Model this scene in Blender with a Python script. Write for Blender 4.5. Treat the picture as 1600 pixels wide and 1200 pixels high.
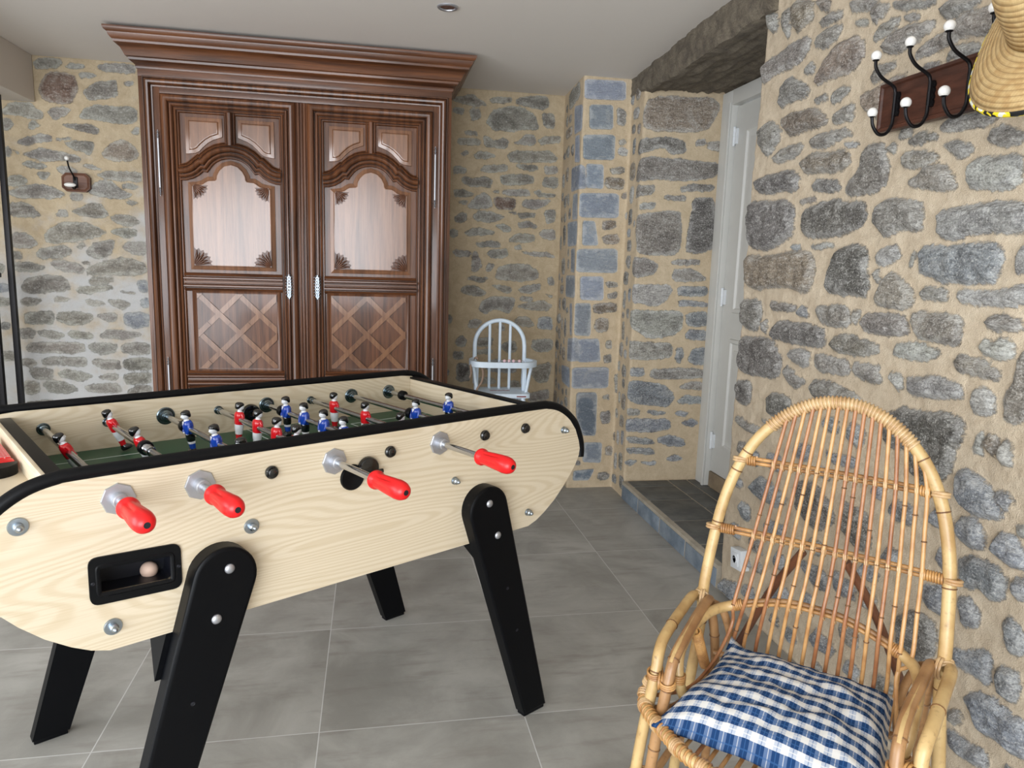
import bpy, bmesh, math, random
import numpy as np
from mathutils import Vector, Matrix, noise
from mathutils.geometry import tessellate_polygon

for o in list(bpy.data.objects):
    bpy.data.objects.remove(o, do_unlink=True)
SC = bpy.context.scene
COL = SC.collection
PI = math.pi
R = math.radians

# ------------------------------------------------------------------ camera
cam_d = bpy.data.cameras.new('camera')
cam = bpy.data.objects.new('camera', cam_d)
COL.objects.link(cam)
SC.camera = cam
cam_d.sensor_width = 36.0
cam_d.lens = 36.0*1132.78/1600.0
cam_d.clip_start = 0.02
_A = Vector((0.98214, -0.18573, 0.03015)); _C = Vector((0.18816, 0.96883, -0.16112))
_A.normalize(); _C = (_C - _A*_C.dot(_A)).normalized(); _B = _A.cross(_C)
CAMROT = Matrix((_A, _B, -_C)).transposed()
cam.matrix_world = Matrix.Translation((0, 0, 1.338)) @ CAMROT.to_4x4()

# ------------------------------------------------------------------ sky, daylight, exposure
w = bpy.data.worlds.new('world'); SC.world = w; w.use_nodes = True
bg = w.node_tree.nodes['Background']
bg.inputs[0].default_value = (0.90, 0.95, 1.0, 1)
bg.inputs[1].default_value = 1.75
def area(name, loc, target, sx, sy, power, col):
    d = bpy.data.lights.new(name, 'AREA'); d.shape = 'RECTANGLE'; d.size = sx; d.size_y = sy
    d.energy = power; d.color = col
    o = bpy.data.objects.new(name, d); COL.objects.link(o); o.location = loc
    o.rotation_euler = (Vector(target)-Vector(loc)).to_track_quat('-Z', 'Y').to_euler()
    return o
area('daylight_bay', (-1.5, -2.3, 1.25), (-0.5, 4.0, 1.15), 3.4, 2.2, 215, (0.88, 0.94, 1.0))
area('daylight_side', (-3.0, 0.9, 1.35), (1.2, 1.9, 0.9), 2.2, 1.9, 60, (0.95, 0.97, 1.0))
SC.view_settings.view_transform = 'Standard'
SC.view_settings.look = 'None'
SC.view_settings.gamma = 1.0
SC.view_settings.use_curve_mapping = False
SC.view_settings.exposure = 0.0

# ------------------------------------------------------------------ helpers
def tag(o, label=None, cat=None, group=None, kind=None):
    if label: o['label'] = label
    if cat: o['category'] = cat
    if group: o['group'] = group
    if kind: o['kind'] = kind
    return o
def empty(name, loc, rz=0, label=None, cat=None, group=None):
    o = bpy.data.objects.new(name, None); COL.objects.link(o)
    o.empty_display_size = 0.05
    o.location = loc; o.rotation_euler = (0, 0, rz)
    return tag(o, label, cat, group)

class MB:
    def __init__(s): s.v = []; s.f = []; s.m = []
    def add(s, vs, fs, mi=0):
        n = len(s.v); s.v += [tuple(p) for p in vs]
        for f in fs: s.f.append([n+i for i in f]); s.m.append(mi)
        return s
    def box(s, a, b, mi=0, bev=0.0, rot=None):
        x0, y0, z0 = [min(a[i], b[i]) for i in range(3)]; x1, y1, z1 = [max(a[i], b[i]) for i in range(3)]
        if bev <= 0:
            vs = [(x0,y0,z0),(x1,y0,z0),(x1,y1,z0),(x0,y1,z0),(x0,y0,z1),(x1,y0,z1),(x1,y1,z1),(x0,y1,z1)]
            fs = [(0,3,2,1),(4,5,6,7),(0,1,5,4),(1,2,6,5),(2,3,7,6),(3,0,4,7)]
        else:
            bm = bmesh.new()
            bmesh.ops.create_cube(bm, size=1.0)
            for v in bm.verts:
                v.co = Vector((x0+(v.co.x+.5)*(x1-x0), y0+(v.co.y+.5)*(y1-y0), z0+(v.co.z+.5)*(z1-z0)))
            bmesh.ops.bevel(bm, geom=list(bm.edges), offset=min(bev, .45*min(x1-x0, y1-y0, z1-z0)), segments=2, affect='EDGES', profile=.6)
            vs = [v.co.copy() for v in bm.verts]; bm.verts.index_update()
            fs = [[v.index for v in f.verts] for f in bm.faces]; bm.free()
        if rot is not None: vs = [rot @ Vector(p) for p in vs]
        return s.add(vs, fs, mi)
    def tube(s, pts, r, seg=10, mi=0, closed=False, caps=True, rad=None, smooth=0):
        P = [Vector(p) for p in pts]
        if smooth: P, rad = catmull(P, smooth, closed, rad)
        n = len(P)
        rr = rad if rad is not None else [r]*n
        T = []
        for i in range(n):
            a = P[(i-1) % n] if (closed or i > 0) else P[0]
            b = P[(i+1) % n] if (closed or i < n-1) else P[-1]
            d = (b-a); T.append(d.normalized() if d.length > 1e-9 else Vector((0,0,1)))
        up = Vector((0,0,1)) if abs(T[0].z) < .9 else Vector((1,0,0))
        N = (up - T[0]*up.dot(T[0])).normalized(); vs = []
        for i in range(n):
            N = (N - T[i]*N.dot(T[i]))
            N = N.normalized() if N.length > 1e-6 else Vector((1,0,0))
            Bn = T[i].cross(N)
            for k in range(seg):
                a = 2*PI*k/seg
                vs.append(P[i] + (N*math.cos(a)+Bn*math.sin(a))*rr[i])
        fs = []
        for i in range(n if closed else n-1):
            j = (i+1) % n
            for k in range(seg):
                k2 = (k+1) % seg
                fs.append((i*seg+k, i*seg+k2, j*seg+k2, j*seg+k))
        if caps and not closed:
            fs.append(list(range(seg))[::-1]); fs.append([(n-1)*seg+k for k in range(seg)])
        return s.add(vs, fs, mi)
    def lathe(s, prof, origin=(0,0,0), axis=(0,0,1), seg=20, mi=0, sx=1.0, sy=1.0):
        # prof: (radius, height) list along the axis
        q = Vector((0,0,1)).rotation_difference(Vector(axis).normalized()); O = Vector(origin)
        vs = []; fs = []
        for r_, h_ in prof:
            for k in range(seg):
                a = 2*PI*k/seg
                vs.append(O + q @ Vector((r_*math.cos(a)*sx, r_*math.sin(a)*sy, h_)))
        for i in range(len(prof)-1):
            for k in range(seg):
                k2 = (k+1) % seg
                fs.append((i*seg+k, i*seg+k2, (i+1)*seg+k2, (i+1)*seg+k))
        fs.append(list(range(seg))[::-1]); fs.append([(len(prof)-1)*seg+k for k in range(seg)])
        return s.add(vs, fs, mi)
    def prism(s, outline, f, d0, d1, mi=0, holes=()):
        # outline/holes: 2D loops; f(a, b, d) -> 3D
        loops = [list(outline)]+[list(h) for h in holes]
        flat = [p for l in loops for p in l]
        tris = tessellate_polygon([[Vector((p[0], p[1], 0)) for p in l] for l in loops])
        n = len(flat); vs = [f(p[0], p[1], d0) for p in flat]+[f(p[0], p[1], d1) for p in flat]
        fs = [tuple(t) for t in tris]+[tuple(n+i for i in t[::-1]) for t in tris]
        k0 = 0
        for l in loops:
            m = len(l)
            for i in range(m):
                j = (i+1) % m
                fs.append((k0+i, k0+j, n+k0+j, n+k0+i))
            k0 += m
        return s.add(vs, fs, mi)
    def sweep(s, path, prof, f, closed=True, mi=0, caps=True):
        # path: 2D loop (a,b); prof: (inset, height); f(a, b, h) -> 3D; mitred corners, inset is to the left of travel
        n = len(path); P = [Vector((p[0], p[1])) for p in path]; vs = []
        for i in range(n):
            a = P[(i-1) % n] if (closed or i > 0) else None
            b = P[(i+1) % n] if (closed or i < n-1) else None
            d1 = (P[i]-a).normalized() if a is not None else None
            d2 = (b-P[i]).normalized() if b is not None else None
            if d1 is None: d1 = d2
            if d2 is None: d2 = d1
            n1 = Vector((-d1.y, d1.x)); n2 = Vector((-d2.y, d2.x))
            m = (n1+n2)
            m = m.normalized() if m.length > 1e-6 else n1
            k = 1.0/max(.35, m.dot(n1))
            for d, h_ in prof:
                q = P[i]+m*(d*k); vs.append(f(q.x, q.y, h_))
        L = len(prof); fs = []
        for i in range(n if closed else n-1):
            j = (i+1) % n
            for k in range(L-1):
                fs.append((i*L+k, j*L+k, j*L+k+1, i*L+k+1))
        if caps and not closed:
            fs.append(list(range(L))[::-1]); fs.append([(n-1)*L+k for k in range(L)])
        return s.add(vs, fs, mi)
    def build(s, name, mats, parent=None, angle=38, loc=None, fix=True):
        me = bpy.data.meshes.new(name)
        me.from_pydata([tuple(v) for v in s.v], [], s.f)
        if not isinstance(mats, (list, tuple)): mats = [mats]
        for m in mats: me.materials.append(m)
        me.polygons.foreach_set('material_index', s.m)
        if fix:
            bm = bmesh.new(); bm.from_mesh(me)
            bmesh.ops.recalc_face_normals(bm, faces=bm.faces); bm.to_mesh(me); bm.free()
        me.polygons.foreach_set('use_smooth', [True]*len(me.polygons))
        me.set_sharp_from_angle(angle=R(angle))
        me.update()
        o = bpy.data.objects.new(name, me); COL.objects.link(o)
        if parent is not None: o.parent = parent
        if loc is not None: o.location = loc
        return o

def catmull(P, sub, closed=False, rad=None):
    n = len(P); out = []; ro = [] if rad is not None else None
    rng = range(n if closed else n-1)
    for i in rng:
        p0 = P[(i-1) % n] if (closed or i > 0) else P[0]*2-P[1]
        p1 = P[i]; p2 = P[(i+1) % n]
        p3 = P[(i+2) % n] if (closed or i < n-2) else P[-1]*2-P[-2]
        for k in range(sub):
            t = k/sub
            out.append(.5*((2*p1)+(p2-p0)*t+(2*p0-5*p1+4*p2-p3)*t*t+(3*p1-p0-3*p2+p3)*t**3))
            if rad is not None: ro.append(rad[i]*(1-t)+rad[(i+1) % n]*t)
    if not closed:
        out.append(P[-1]);
        if rad is not None: ro.append(rad[-1])
    return out, ro
def cat(pts, sub=8, closed=False):
    return catmull([Vector(p) for p in pts], sub, closed)[0]
def coil(mb, pts, R0, r, pitch, seg=5, mi=0):
    # a strand wound round a path
    P = [Vector(p) for p in pts]
    L = [0]
    for i in range(1, len(P)): L.append(L[-1]+(P[i]-P[i-1]).length)
    tot = L[-1]; turns = max(1, tot/pitch); m = max(8, int(turns*10)); out = []
    T0 = (P[1]-P[0]).normalized(); up = Vector((0,0,1)) if abs(T0.z) < .9 else Vector((1,0,0))
    N = (up-T0*up.dot(T0)).normalized(); i = 0
    for k in range(m+1):
        d = tot*k/m
        while i < len(L)-2 and L[i+1] < d: i += 1
        t = (d-L[i])/max(1e-9, L[i+1]-L[i]); c = P[i].lerp(P[i+1], t); T = (P[i+1]-P[i]).normalized()
        N = (N-T*N.dot(T)).normalized(); Bn = T.cross(N); a = 2*PI*turns*k/m
        out.append(c+(N*math.cos(a)+Bn*math.sin(a))*R0)
    mb.tube(out, r, seg, mi)
def ribbon_ring(mb, c, axis, R0, r, seg=14, mi=0, n=1, gap=.004):
    q = Vector((0,0,1)).rotation_difference(Vector(axis).normalized())
    for j in range(n):
        o = Vector(c)+Vector(axis).normalized()*((j-(n-1)/2)*gap)
        mb.tube([o+q @ Vector((R0*math.cos(2*PI*k/seg), R0*math.sin(2*PI*k/seg), 0)) for k in range(seg)], r, 6, mi, closed=True)
def rounded(pts, r, seg=5):
    # round the corners of a 2D loop
    out = []; n = len(pts)
    for i in range(n):
        p = Vector(pts[i][:2]); a = Vector(pts[i-1][:2]); b = Vector(pts[(i+1) % n][:2])
        rr = min(r, .45*(a-p).length, .45*(b-p).length)
        p1 = p+(a-p).normalized()*rr; p2 = p+(b-p).normalized()*rr
        for k in range(seg+1):
            t = k/seg; out.append(tuple((1-t)**2*p1+2*t*(1-t)*p+t*t*p2))
    return out

# ------------------------------------------------------------------ materials
def lin(c):
    c = [x/255.0 for x in c]
    return tuple((x/12.92 if x <= .04045 else ((x+.055)/1.055)**2.4) for x in c)+(1.0,)
class NT:
    def __init__(s, name):
        s.mat = bpy.data.materials.new(name); s.mat.use_nodes = True
        s.t = s.mat.node_tree; s.b = s.t.nodes['Principled BSDF']
    def n(s, typ, ins=None, **kw):
        x = s.t.nodes.new(typ)
        for k, v in kw.items(): setattr(x, k, v)
        if ins:
            for k, v in ins.items(): s.set(x.inputs[k], v)
        return x
    def set(s, sock, v):
        if hasattr(v, 'is_output') or isinstance(v, bpy.types.NodeSocket): s.t.links.new(v, sock)
        else: sock.default_value = v
    def math(s, op, a, b=0.0, c=None, clamp=False):
        x = s.t.nodes.new('ShaderNodeMath'); x.operation = op; x.use_clamp = clamp
        s.set(x.inputs[0], a); s.set(x.inputs[1], b)
        if c is not None: s.set(x.inputs[2], c)
        return x.outputs[0]
    def mix(s, f, a, b, blend='MIX'):
        x = s.t.nodes.new('ShaderNodeMix'); x.data_type = 'RGBA'; x.blend_type = blend
        s.set(x.inputs[0], f); s.set(x.inputs[6], a); s.set(x.inputs[7], b)
        return x.outputs[2]
    def step(s, x, lo, hi, a=0.0, b=1.0):
        m = s.t.nodes.new('ShaderNodeMapRange'); m.interpolation_type = 'SMOOTHSTEP'
        s.set(m.inputs[0], x); m.inputs[1].default_value = lo; m.inputs[2].default_value = hi
        m.inputs[3].default_value = a; m.inputs[4].default_value = b
        return m.outputs[0]
    def coord(s, scale=(1,1,1), kind='Object', rot=(0,0,0), loc=(0,0,0)):
        tc = s.t.nodes.new('ShaderNodeTexCoord'); mp = s.t.nodes.new('ShaderNodeMapping')
        s.t.links.new(tc.outputs[kind], mp.inputs[0]); mp.inputs['Scale'].default_value = scale
        mp.inputs['Rotation'].default_value = rot; mp.inputs['Location'].default_value = loc
        return mp.outputs[0]
    def noise(s, vec, scale, detail=4.0, rough=.55, dist=0.0):
        x = s.n('ShaderNodeTexNoise', {'Vector': vec, 'Scale': scale, 'Detail': detail, 'Roughness': rough, 'Distortion': dist})
        return x.outputs['Fac']
    def bump(s, h, strength=.3, dist=.005):
        x = s.n('ShaderNodeBump', {'Height': h, 'Strength': strength, 'Distance': dist})
        s.t.links.new(x.outputs[0], s.b.inputs['Normal']); return x
    def out(s, col=None, rough=None, metal=None, spec=None, coat=None, coatr=None, coati=None):
        for k, v in (('Base Color', col), ('Roughness', rough), ('Metallic', metal), ('Specular IOR Level', spec), ('Coat Weight', coat), ('Coat Roughness', coatr), ('Coat IOR', coati)):
            if v is not None: s.set(s.b.inputs[k], v)
        return s.mat
def flat(name, c, rough=.5, metal=0.0, spec=.5, var=.06, scale=40, bump=0.0, coat=0.0):
    t = NT(name); v = t.coord()
    f = t.noise(v, scale, 3)
    c0 = lin(c); a = tuple(x*(1-var) for x in c0[:3])+(1,); b = tuple(min(1, x*(1+var)) for x in c0[:3])+(1,)
    if bump: t.bump(f, bump, .002)
    return t.out(t.mix(f, a, b), rough, metal, spec, coat, .08)

M = {}
M['black'] = flat('black_lacquer', (4,5,8), .42, coat=.0, spec=.16)
M['rubber'] = flat('black_rubber', (5,6,9), .40, spec=.2)
M['chrome'] = flat('chrome', (190,192,196), .16, 1.0)
M['steel'] = flat('brushed_steel', (186,188,194), .42, .85)
M['zinc'] = flat('zinc', (165,175,185), .30, 1.0)
M['bushmetal'] = flat('dark_zinc', (112,124,130), .24, 1.0)
M['iron'] = flat('black_iron', (26,24,26), .42, .6)
M['redplastic'] = flat('red_plastic', (214,18,22), .36, spec=.5)
M['red'] = flat('red_paint', (200,16,28), .22, coat=.4)
M['blue'] = flat('blue_paint', (18,62,160), .22, coat=.4)
M['white'] = flat('white_paint', (222,224,228), .25, coat=.3)
M['gloss_black'] = flat('gloss_black', (10,10,12), .15, coat=.5)
M['porcelain'] = flat('porcelain', (232,230,226), .18, coat=.5)
M['chairwhite'] = flat('white_blue_paint', (222,236,250), .38)
M['plastic'] = flat('white_plastic', (222,226,230), .35)
M['doorwhite'] = flat('door_paint', (206,205,200), .42, scale=8)
M['ceiling'] = flat('ceiling_paint', (226,220,213), .9, scale=3, var=.02)
M['plaster'] = flat('wall_paint', (205,202,196), .9, scale=3, var=.03)
M['ball'] = flat('ball_cork', (222,190,170), .6)
M['pink'] = flat('pink_bead', (226,190,196), .4)
M['cloth'] = flat('faded_ribbon', (150,128,112), .9)
M['darkhole'] = flat('dark_plastic', (12,14,24), .45)

def wood_light(name, rot=(0,0,0)):
    t = NT(name); v = t.coord((1,1,1), rot=rot)
    v1 = t.n('ShaderNodeMapping', {'Vector': v, 'Scale': (.75, .75, 5.0)}).outputs[0]
    d = t.noise(v1, 1.0, 1.5, .35, .25)
    v2 = t.n('ShaderNodeMapping', {'Vector': v, 'Scale': (5, 5, 330.0)}).outputs[0]
    g2 = t.noise(v2, 1.0, 3, .6)
    sn = t.math('SINE', t.math('ADD', t.math('MULTIPLY', d, 390.0), t.math('MULTIPLY', g2, 1.5)))
    g1 = t.step(sn, -.6, 1.0)
    c = t.mix(t.math('MULTIPLY', g1, .45), lin((210,196,172)), lin((189,170,138)))
    c = t.mix(t.math('MULTIPLY', t.step(g2, .48, .72), .35), c, lin((184,164,132)))
    t.bump(g2, .05, .001)
    return t.out(c, .42, 0, .4)
M['beech'] = wood_light('pale_ash_laminate')
def wood_dark(name, horiz=False, base=((114,70,42),(72,41,24),(36,20,12)), rough=.36, coat=.38, sc=1.0, coatr=.13, coati=1.5):
    t = NT(name); v = t.coord((1,1,1))
    st = (2.2, 10, 45) if horiz else (45, 10, 2.2)
    v1 = t.n('ShaderNodeMapping', {'Vector': v, 'Scale': tuple(x*sc for x in st)}).outputs[0]
    g = t.noise(v1, 1.0, 5, .6, .4)
    big = t.noise(t.n('ShaderNodeMapping', {'Vector': v, 'Scale': (6, 3, 1.4) if not horiz else (1.4, 3, 6)}).outputs[0], 1.0, 3, .5)
    st2 = (5, 20, 260) if horiz else (260, 20, 5)
    fine = t.noise(t.n('ShaderNodeMapping', {'Vector': v, 'Scale': st2}).outputs[0], 1.0, 3, .6)
    c = t.mix(t.step(g, .3, .72), lin(base[0]), lin(base[1]))
    c = t.mix(t.step(big, .45, .75, 0, .6), c, lin(base[2]))
    c = t.mix(t.step(fine, .52, .75, 0, .45), c, lin(base[2]))
    t.bump(t.math('ADD', t.math('MULTIPLY', g, .7), fine), .38, .0016)
    return t.out(c, t.math('ADD', rough, t.math('MULTIPLY', g, .14)), 0, .4, coat, coatr, coati)
M['oak'] = wood_dark('waxed_oak')
M['oakh'] = wood_dark('waxed_oak_cross', True)
M['oakpanel'] = wood_dark('waxed_oak_panel', base=((140,96,66),(104,66,42),(66,38,24)), rough=.42, coat=.9, coatr=.2, coati=1.62)
M['oakcarve'] = wood_dark('carved_oak', base=((104,64,42),(70,40,25),(42,22,14)), rough=.34, coat=.25)
M['oakstrip'] = wood_dark('waxed_oak_strip', base=((142,100,68),(114,74,48),(80,50,32)), rough=.32, coat=.5)
M['rack'] = wood_dark('walnut_board', True, base=((88,52,38),(62,34,24),(44,22,16)), rough=.4, coat=.1)
M['plaque'] = wood_dark('plaque_wood', True, base=((120,84,66),(96,62,48),(70,44,34)), rough=.45, coat=.05)

def cane_mat(name, c1, c2, c3, sc=1.0):
    t = NT(name); v = t.coord()
    n1 = t.noise(v, 14*sc, 3, .5); n2 = t.noise(v, 90*sc, 3, .6)
    c = t.mix(t.step(n1, .35, .68), lin(c1), lin(c2))
    c = t.mix(t.step(n2, .56, .8, 0, .55), c, lin(c3))
    t.bump(n2, .12, .001)
    return t.out(c, .38, 0, .5, .15, .3)
M['rattan'] = cane_mat('rattan_pole', (198,168,116), (168,134,86), (108,78,48))
M['rattan2'] = cane_mat('rattan_pole_dark', (166,126,84), (136,98,62), (88,60,38))
M['cane'] = cane_mat('rattan_cane', (194,150,98), (166,118,72), (112,76,46), 1.4)
M['caned'] = cane_mat('rattan_cane_brown', (168,118,78), (138,88,56), (92,56,36), 1.4)
M['wrap'] = cane_mat('rattan_binding', (186,140,84), (150,104,60), (98,64,38), 2.0)
M['wrapl'] = cane_mat('rattan_binding_light', (200,170,128), (172,134,92), (120,88,58), 2.0)
M['brace'] = cane_mat('rattan_brace', (112,70,46), (84,50,34), (54,32,22), 1.0)
M['node'] = cane_mat('rattan_node', (120,84,50), (96,64,38), (60,38,24), 1.0)

def plaid():
    t = NT('plaid_cotton'); tc = t.n('ShaderNodeUVMap'); sp = t.n('ShaderNodeSeparateXYZ', {0: tc.outputs[0]})
    def stripes(s, freq, duty, ph=0.0):
        fr = t.math('FRACT', t.math('ADD', t.math('MULTIPLY', s, freq), ph))
        return t.math('LESS_THAN', fr, duty)
    ax = stripes(sp.outputs[0], 15.0, .5); ay = stripes(sp.outputs[1], 11.0, .52)
    tx = stripes(sp.outputs[0], 15.0, .06, .26); ty = stripes(sp.outputs[1], 11.0, .06, .28)
    lx = stripes(sp.outputs[0], 15.0, .06, .78); ly = stripes(sp.outputs[1], 11.0, .06, .80)
    W_, Mb, Db = lin((200,198,194)), lin((122,140,168)), lin((22,52,92))
    c = t.mix(t.math('MULTIPLY', ax, .55), W_, Mb)
    both = t.math('MULTIPLY', ax, ay)
    c = t.mix(t.math('MULTIPLY', ay, .9), c, lin((42,78,122)))
    c = t.mix(both, c, Db)
    th = t.math('MULTIPLY', ay, tx); c = t.mix(t.math('MULTIPLY', th, .5), c, W_)
    c = t.mix(t.math('MULTIPLY', t.math('MAXIMUM', lx, ly), .6), c, lin((50,86,130)))
    c = t.mix(t.math('MULTIPLY', ty, .7), c, W_)
    wv = t.noise(t.coord(), 600, 2); t.bump(wv, .15, .001)
    return t.out(c, .9, 0, .2)
M['plaid'] = plaid()

def stone_mat(name, mortar1, mortar2, lime=None, fs=1.0, sp=1.0, halo=lin((190,188,184))):
    t = NT(name)
    a = t.n('ShaderNodeAttribute', attribute_name='sc'); sd = t.n('ShaderNodeAttribute', attribute_name='sd')
    v = t.coord()
    e = t.noise(v, 55*fs, 6, .72); fine = t.noise(v, 190*fs, 4, .8); mid = t.noise(v, 26*fs, 5, .65, .6); lay = t.noise(t.n('ShaderNodeMapping', {'Vector': v, 'Scale': (1, 1, 3.2)}).outputs[0], 30*fs, 5, .7, .8)
    rag = t.n('ShaderNodeMix', {0: a.outputs['Alpha'], 2: .030, 3: .006}).outputs[0]
    s_ = t.math('ADD', sd.outputs['Fac'], t.math('MULTIPLY', t.math('SUBTRACT', e, .5), rag))
    mask = t.step(s_, -.0035, .0035)
    core = t.step(t.math('ADD', sd.outputs['Fac'], t.math('MULTIPLY', t.math('SUBTRACT', mid, .5), .11)), .000, .026)
    base = a.outputs['Color']; soft = t.math('SUBTRACT', 1.0, t.math('MULTIPLY', a.outputs['Alpha'], .7))
    dark = t.mix(1.0, base, (.74,.73,.72,1), 'MULTIPLY')
    hz = t.mix(.55, t.mix(1.0, base, (1.12,1.14,1.16,1), 'MULTIPLY'), halo)
    c = t.mix(t.math('MULTIPLY', core, .9), hz, dark)
    c = t.mix(t.math('MULTIPLY', soft, t.step(lay, .44, .66, 0, .8*sp)), c, t.mix(1.0, c, (.50,.49,.48,1), 'MULTIPLY'))
    c = t.mix(t.step(lay, .32, .46, .75, 0), c, t.mix(.5, c, lin((206,204,198))))
    patch = t.noise(v, 11*fs, 3, .6, 1.0)
    c = t.mix(t.math('MULTIPLY', soft, t.step(patch, .48, .66, 0, .75)), c, t.mix(1.0, c, (.58,.57,.58,1), 'MULTIPLY'))
    c = t.mix(t.step(patch, .30, .44, .35, 0), c, halo)
    c = t.mix(t.math('MULTIPLY', soft, t.step(fine, .50, .62, .0, .7*sp)), c, t.mix(1.0, c, (.45,.44,.43,1), 'MULTIPLY'))
    c = t.mix(t.math('MULTIPLY', soft, t.step(fine, .36, .46, .65*sp, .0)), c, lin((222,220,214)))
    m = t.mix(t.step(mid, .3, .7), lin(mortar1), lin(mortar2))
    m = t.mix(t.step(fine, .55, .72, 0, .35), m, lin((150,126,98)))
    m = t.mix(t.step(fine, .30, .42, .35, 0), m, lin((236,222,200)))
    if lime:
        ob = t.n('ShaderNodeSeparateXYZ', {0: v})
        big = t.noise(v, 5.0, 4, .6)
        lf = t.math('MULTIPLY', t.step(t.math('ADD', ob.outputs[2], t.math('MULTIPLY', t.math('SUBTRACT', big, .5), 3.2)), lime[0], lime[1], 1, 0),
                    t.step(ob.outputs[0], lime[2], lime[3], 1, 0))
        m = t.mix(t.math('MULTIPLY', lf, .85), m, lin((206,208,210)))
    c = t.mix(mask, m, c)
    rough = t.n('ShaderNodeMix', {0: mask, 2: .95, 3: .74}).outputs[0]
    hgt = t.math('ADD', t.math('MULTIPLY', fine, .35), t.math('ADD', t.math('MULTIPLY', e, .6), t.math('MULTIPLY', lay, 1.1)))
    grit = t.math('ADD', t.math('MULTIPLY', t.noise(v, 300, 3, .7), .45), t.math('MULTIPLY', e, .7))
    hh = t.n('ShaderNodeMix', {0: mask, 2: grit, 3: hgt}).outputs[0]
    t.bump(hh, .9, .010)
    return t.out(c, rough, 0, .35)
M['stone_r'] = stone_mat('rubble_stone_right', (214,198,174), (200,182,157))
M['stone_p'] = stone_mat('rubble_stone_alcove', (216,197,168), (202,182,152), None, .7, .9)
M['stone_b'] = stone_mat('rubble_stone_back', (208,190,160), (190,170,140), (.55, 1.75, -1.15, -.9), .62, .55, lin((184,182,172)))

def floor_mat():
    t = NT('floor_tiles'); v = t.coord(); sp = t.n('ShaderNodeSeparateXYZ', {0: v})
    def edge(s, g):
        fr = t.math('FRACT', t.math('DIVIDE', t.math('SUBTRACT', s, g-60.0), .6))
        d = t.math('MULTIPLY', t.math('MINIMUM', fr, t.math('SUBTRACT', 1.0, fr)), .6)
        return d
    gx, gy = -.1529, 1.9543
    d = t.math('MINIMUM', edge(sp.outputs[0], gx), edge(sp.outputs[1], gy))
    g = t.step(d, .0011, .0022, 1, 0)
    ix = t.math('FLOOR', t.math('DIVIDE', t.math('SUBTRACT', sp.outputs[0], gx), .6))
    iy = t.math('FLOOR', t.math('DIVIDE', t.math('SUBTRACT', sp.outputs[1], gy), .6))
    off = t.n('ShaderNodeCombineXYZ', {0: t.math('MULTIPLY', ix, 7.3), 1: t.math('MULTIPLY', iy, 5.1), 2: t.math('ADD', ix, iy)}).outputs[0]
    vv = t.n('ShaderNodeVectorMath', {0: v, 1: off}, operation='ADD').outputs[0]
    n1 = t.noise(vv, 2.6, 6, .62, .5)
    n2 = t.noise(t.n('ShaderNodeMapping', {'Vector': vv, 'Scale': (3, 14, 1)}).outputs[0], 1.4, 4, .6)
    n3 = t.noise(v, 260, 3, .6)
    c = t.mix(t.step(n1, .3, .72), lin((144,142,136)), lin((178,176,170)))
    c = t.mix(t.step(n2, .5, .75, 0, .5), c, lin((130,124,117)))
    c = t.mix(t.step(n3, .55, .8, 0, .2), c, lin((112,108,104)))
    c = t.mix(t.math('MULTIPLY', g, .8), c, lin((206,206,204)))
    hgt = t.math('SUBTRACT', t.math('MULTIPLY', n3, .12), g)
    t.bump(hgt, .25, .001)
    return t.out(c, t.math('ADD', .42, t.math('MULTIPLY', n1, .2)), 0, .45)
M['floor'] = floor_mat()
def slate(name, c1, c2, c3):
    t = NT(name); v = t.coord(); n1 = t.noise(v, 9, 5, .6); n2 = t.noise(v, 120, 4, .6)
    c = t.mix(t.step(n1, .35, .7), lin(c1), lin(c2)); c = t.mix(t.step(n2, .55, .75, 0, .5), c, lin(c3))
    t.bump(t.math('ADD', n1, t.math('MULTIPLY', n2, .4)), .4, .003)
    return t.out(c, .6, 0, .4)
M['slate'] = slate('slate', (84,85,84), (108,108,104), (62,64,66))
M['bluestone'] = slate('blue_stone', (104,116,128), (140,150,160), (80,90,102))
M['render'] = slate('lime_mortar', (178,168,152), (150,142,128), (196,190,180))
M['tan'] = slate('tan_mortar', (150,132,108), (120,104,84), (90,76,60))
def rock():
    t = NT('lintel_granite'); v = t.coord(); n1 = t.noise(v, 18, 6, .7); n2 = t.noise(v, 150, 5, .7)
    st = t.noise(t.n('ShaderNodeMapping', {'Vector': v, 'Scale': (10, 2.0, 30)}).outputs[0], 1.6, 4, .6)
    c = t.mix(t.step(n1, .3, .7), lin((96,88,78)), lin((132,122,106)))
    c = t.mix(t.step(n2, .5, .72, 0, .8), c, lin((62,57,52)))
    c = t.mix(t.step(n2, .30, .38, .6, 0), c, lin((178,172,162)))
    t.bump(t.math('ADD', t.math('MULTIPLY', n2, .5), t.math('ADD', n1, st)), .8, .012)
    return t.out(c, .85, 0, .3)
M['rock'] = rock()
def straw():
    t = NT('braided_straw'); uv = t.n('ShaderNodeUVMap'); sp = t.n('ShaderNodeSeparateXYZ', {0: uv.outputs[0]})
    ring = t.math('MULTIPLY', sp.outputs[1], 30.0); fr = t.math('FRACT', ring)
    groove = t.math('MINIMUM', fr, t.math('SUBTRACT', 1.0, fr))
    br = t.math('FRACT', t.math('ADD', t.math('MULTIPLY', sp.outputs[0], 150.0), t.math('MULTIPLY', fr, 1.0)))
    n1 = t.noise(t.coord(), 60, 3)
    c = t.mix(t.step(n1, .3, .7), lin((206,178,128)), lin((184,150,100)))
    c = t.mix(t.step(groove, .0, .16, .6, 0), c, lin((124,94,58)))
    c = t.mix(t.step(br, .0, .35, .35, 0), c, lin((160,118,66)))
    t.bump(t.math('ADD', t.step(groove, 0, .4), t.math('MULTIPLY', br, .35)), .6, .003)
    return t.out(c, .6, 0, .4)
M['straw'] = straw()
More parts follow.
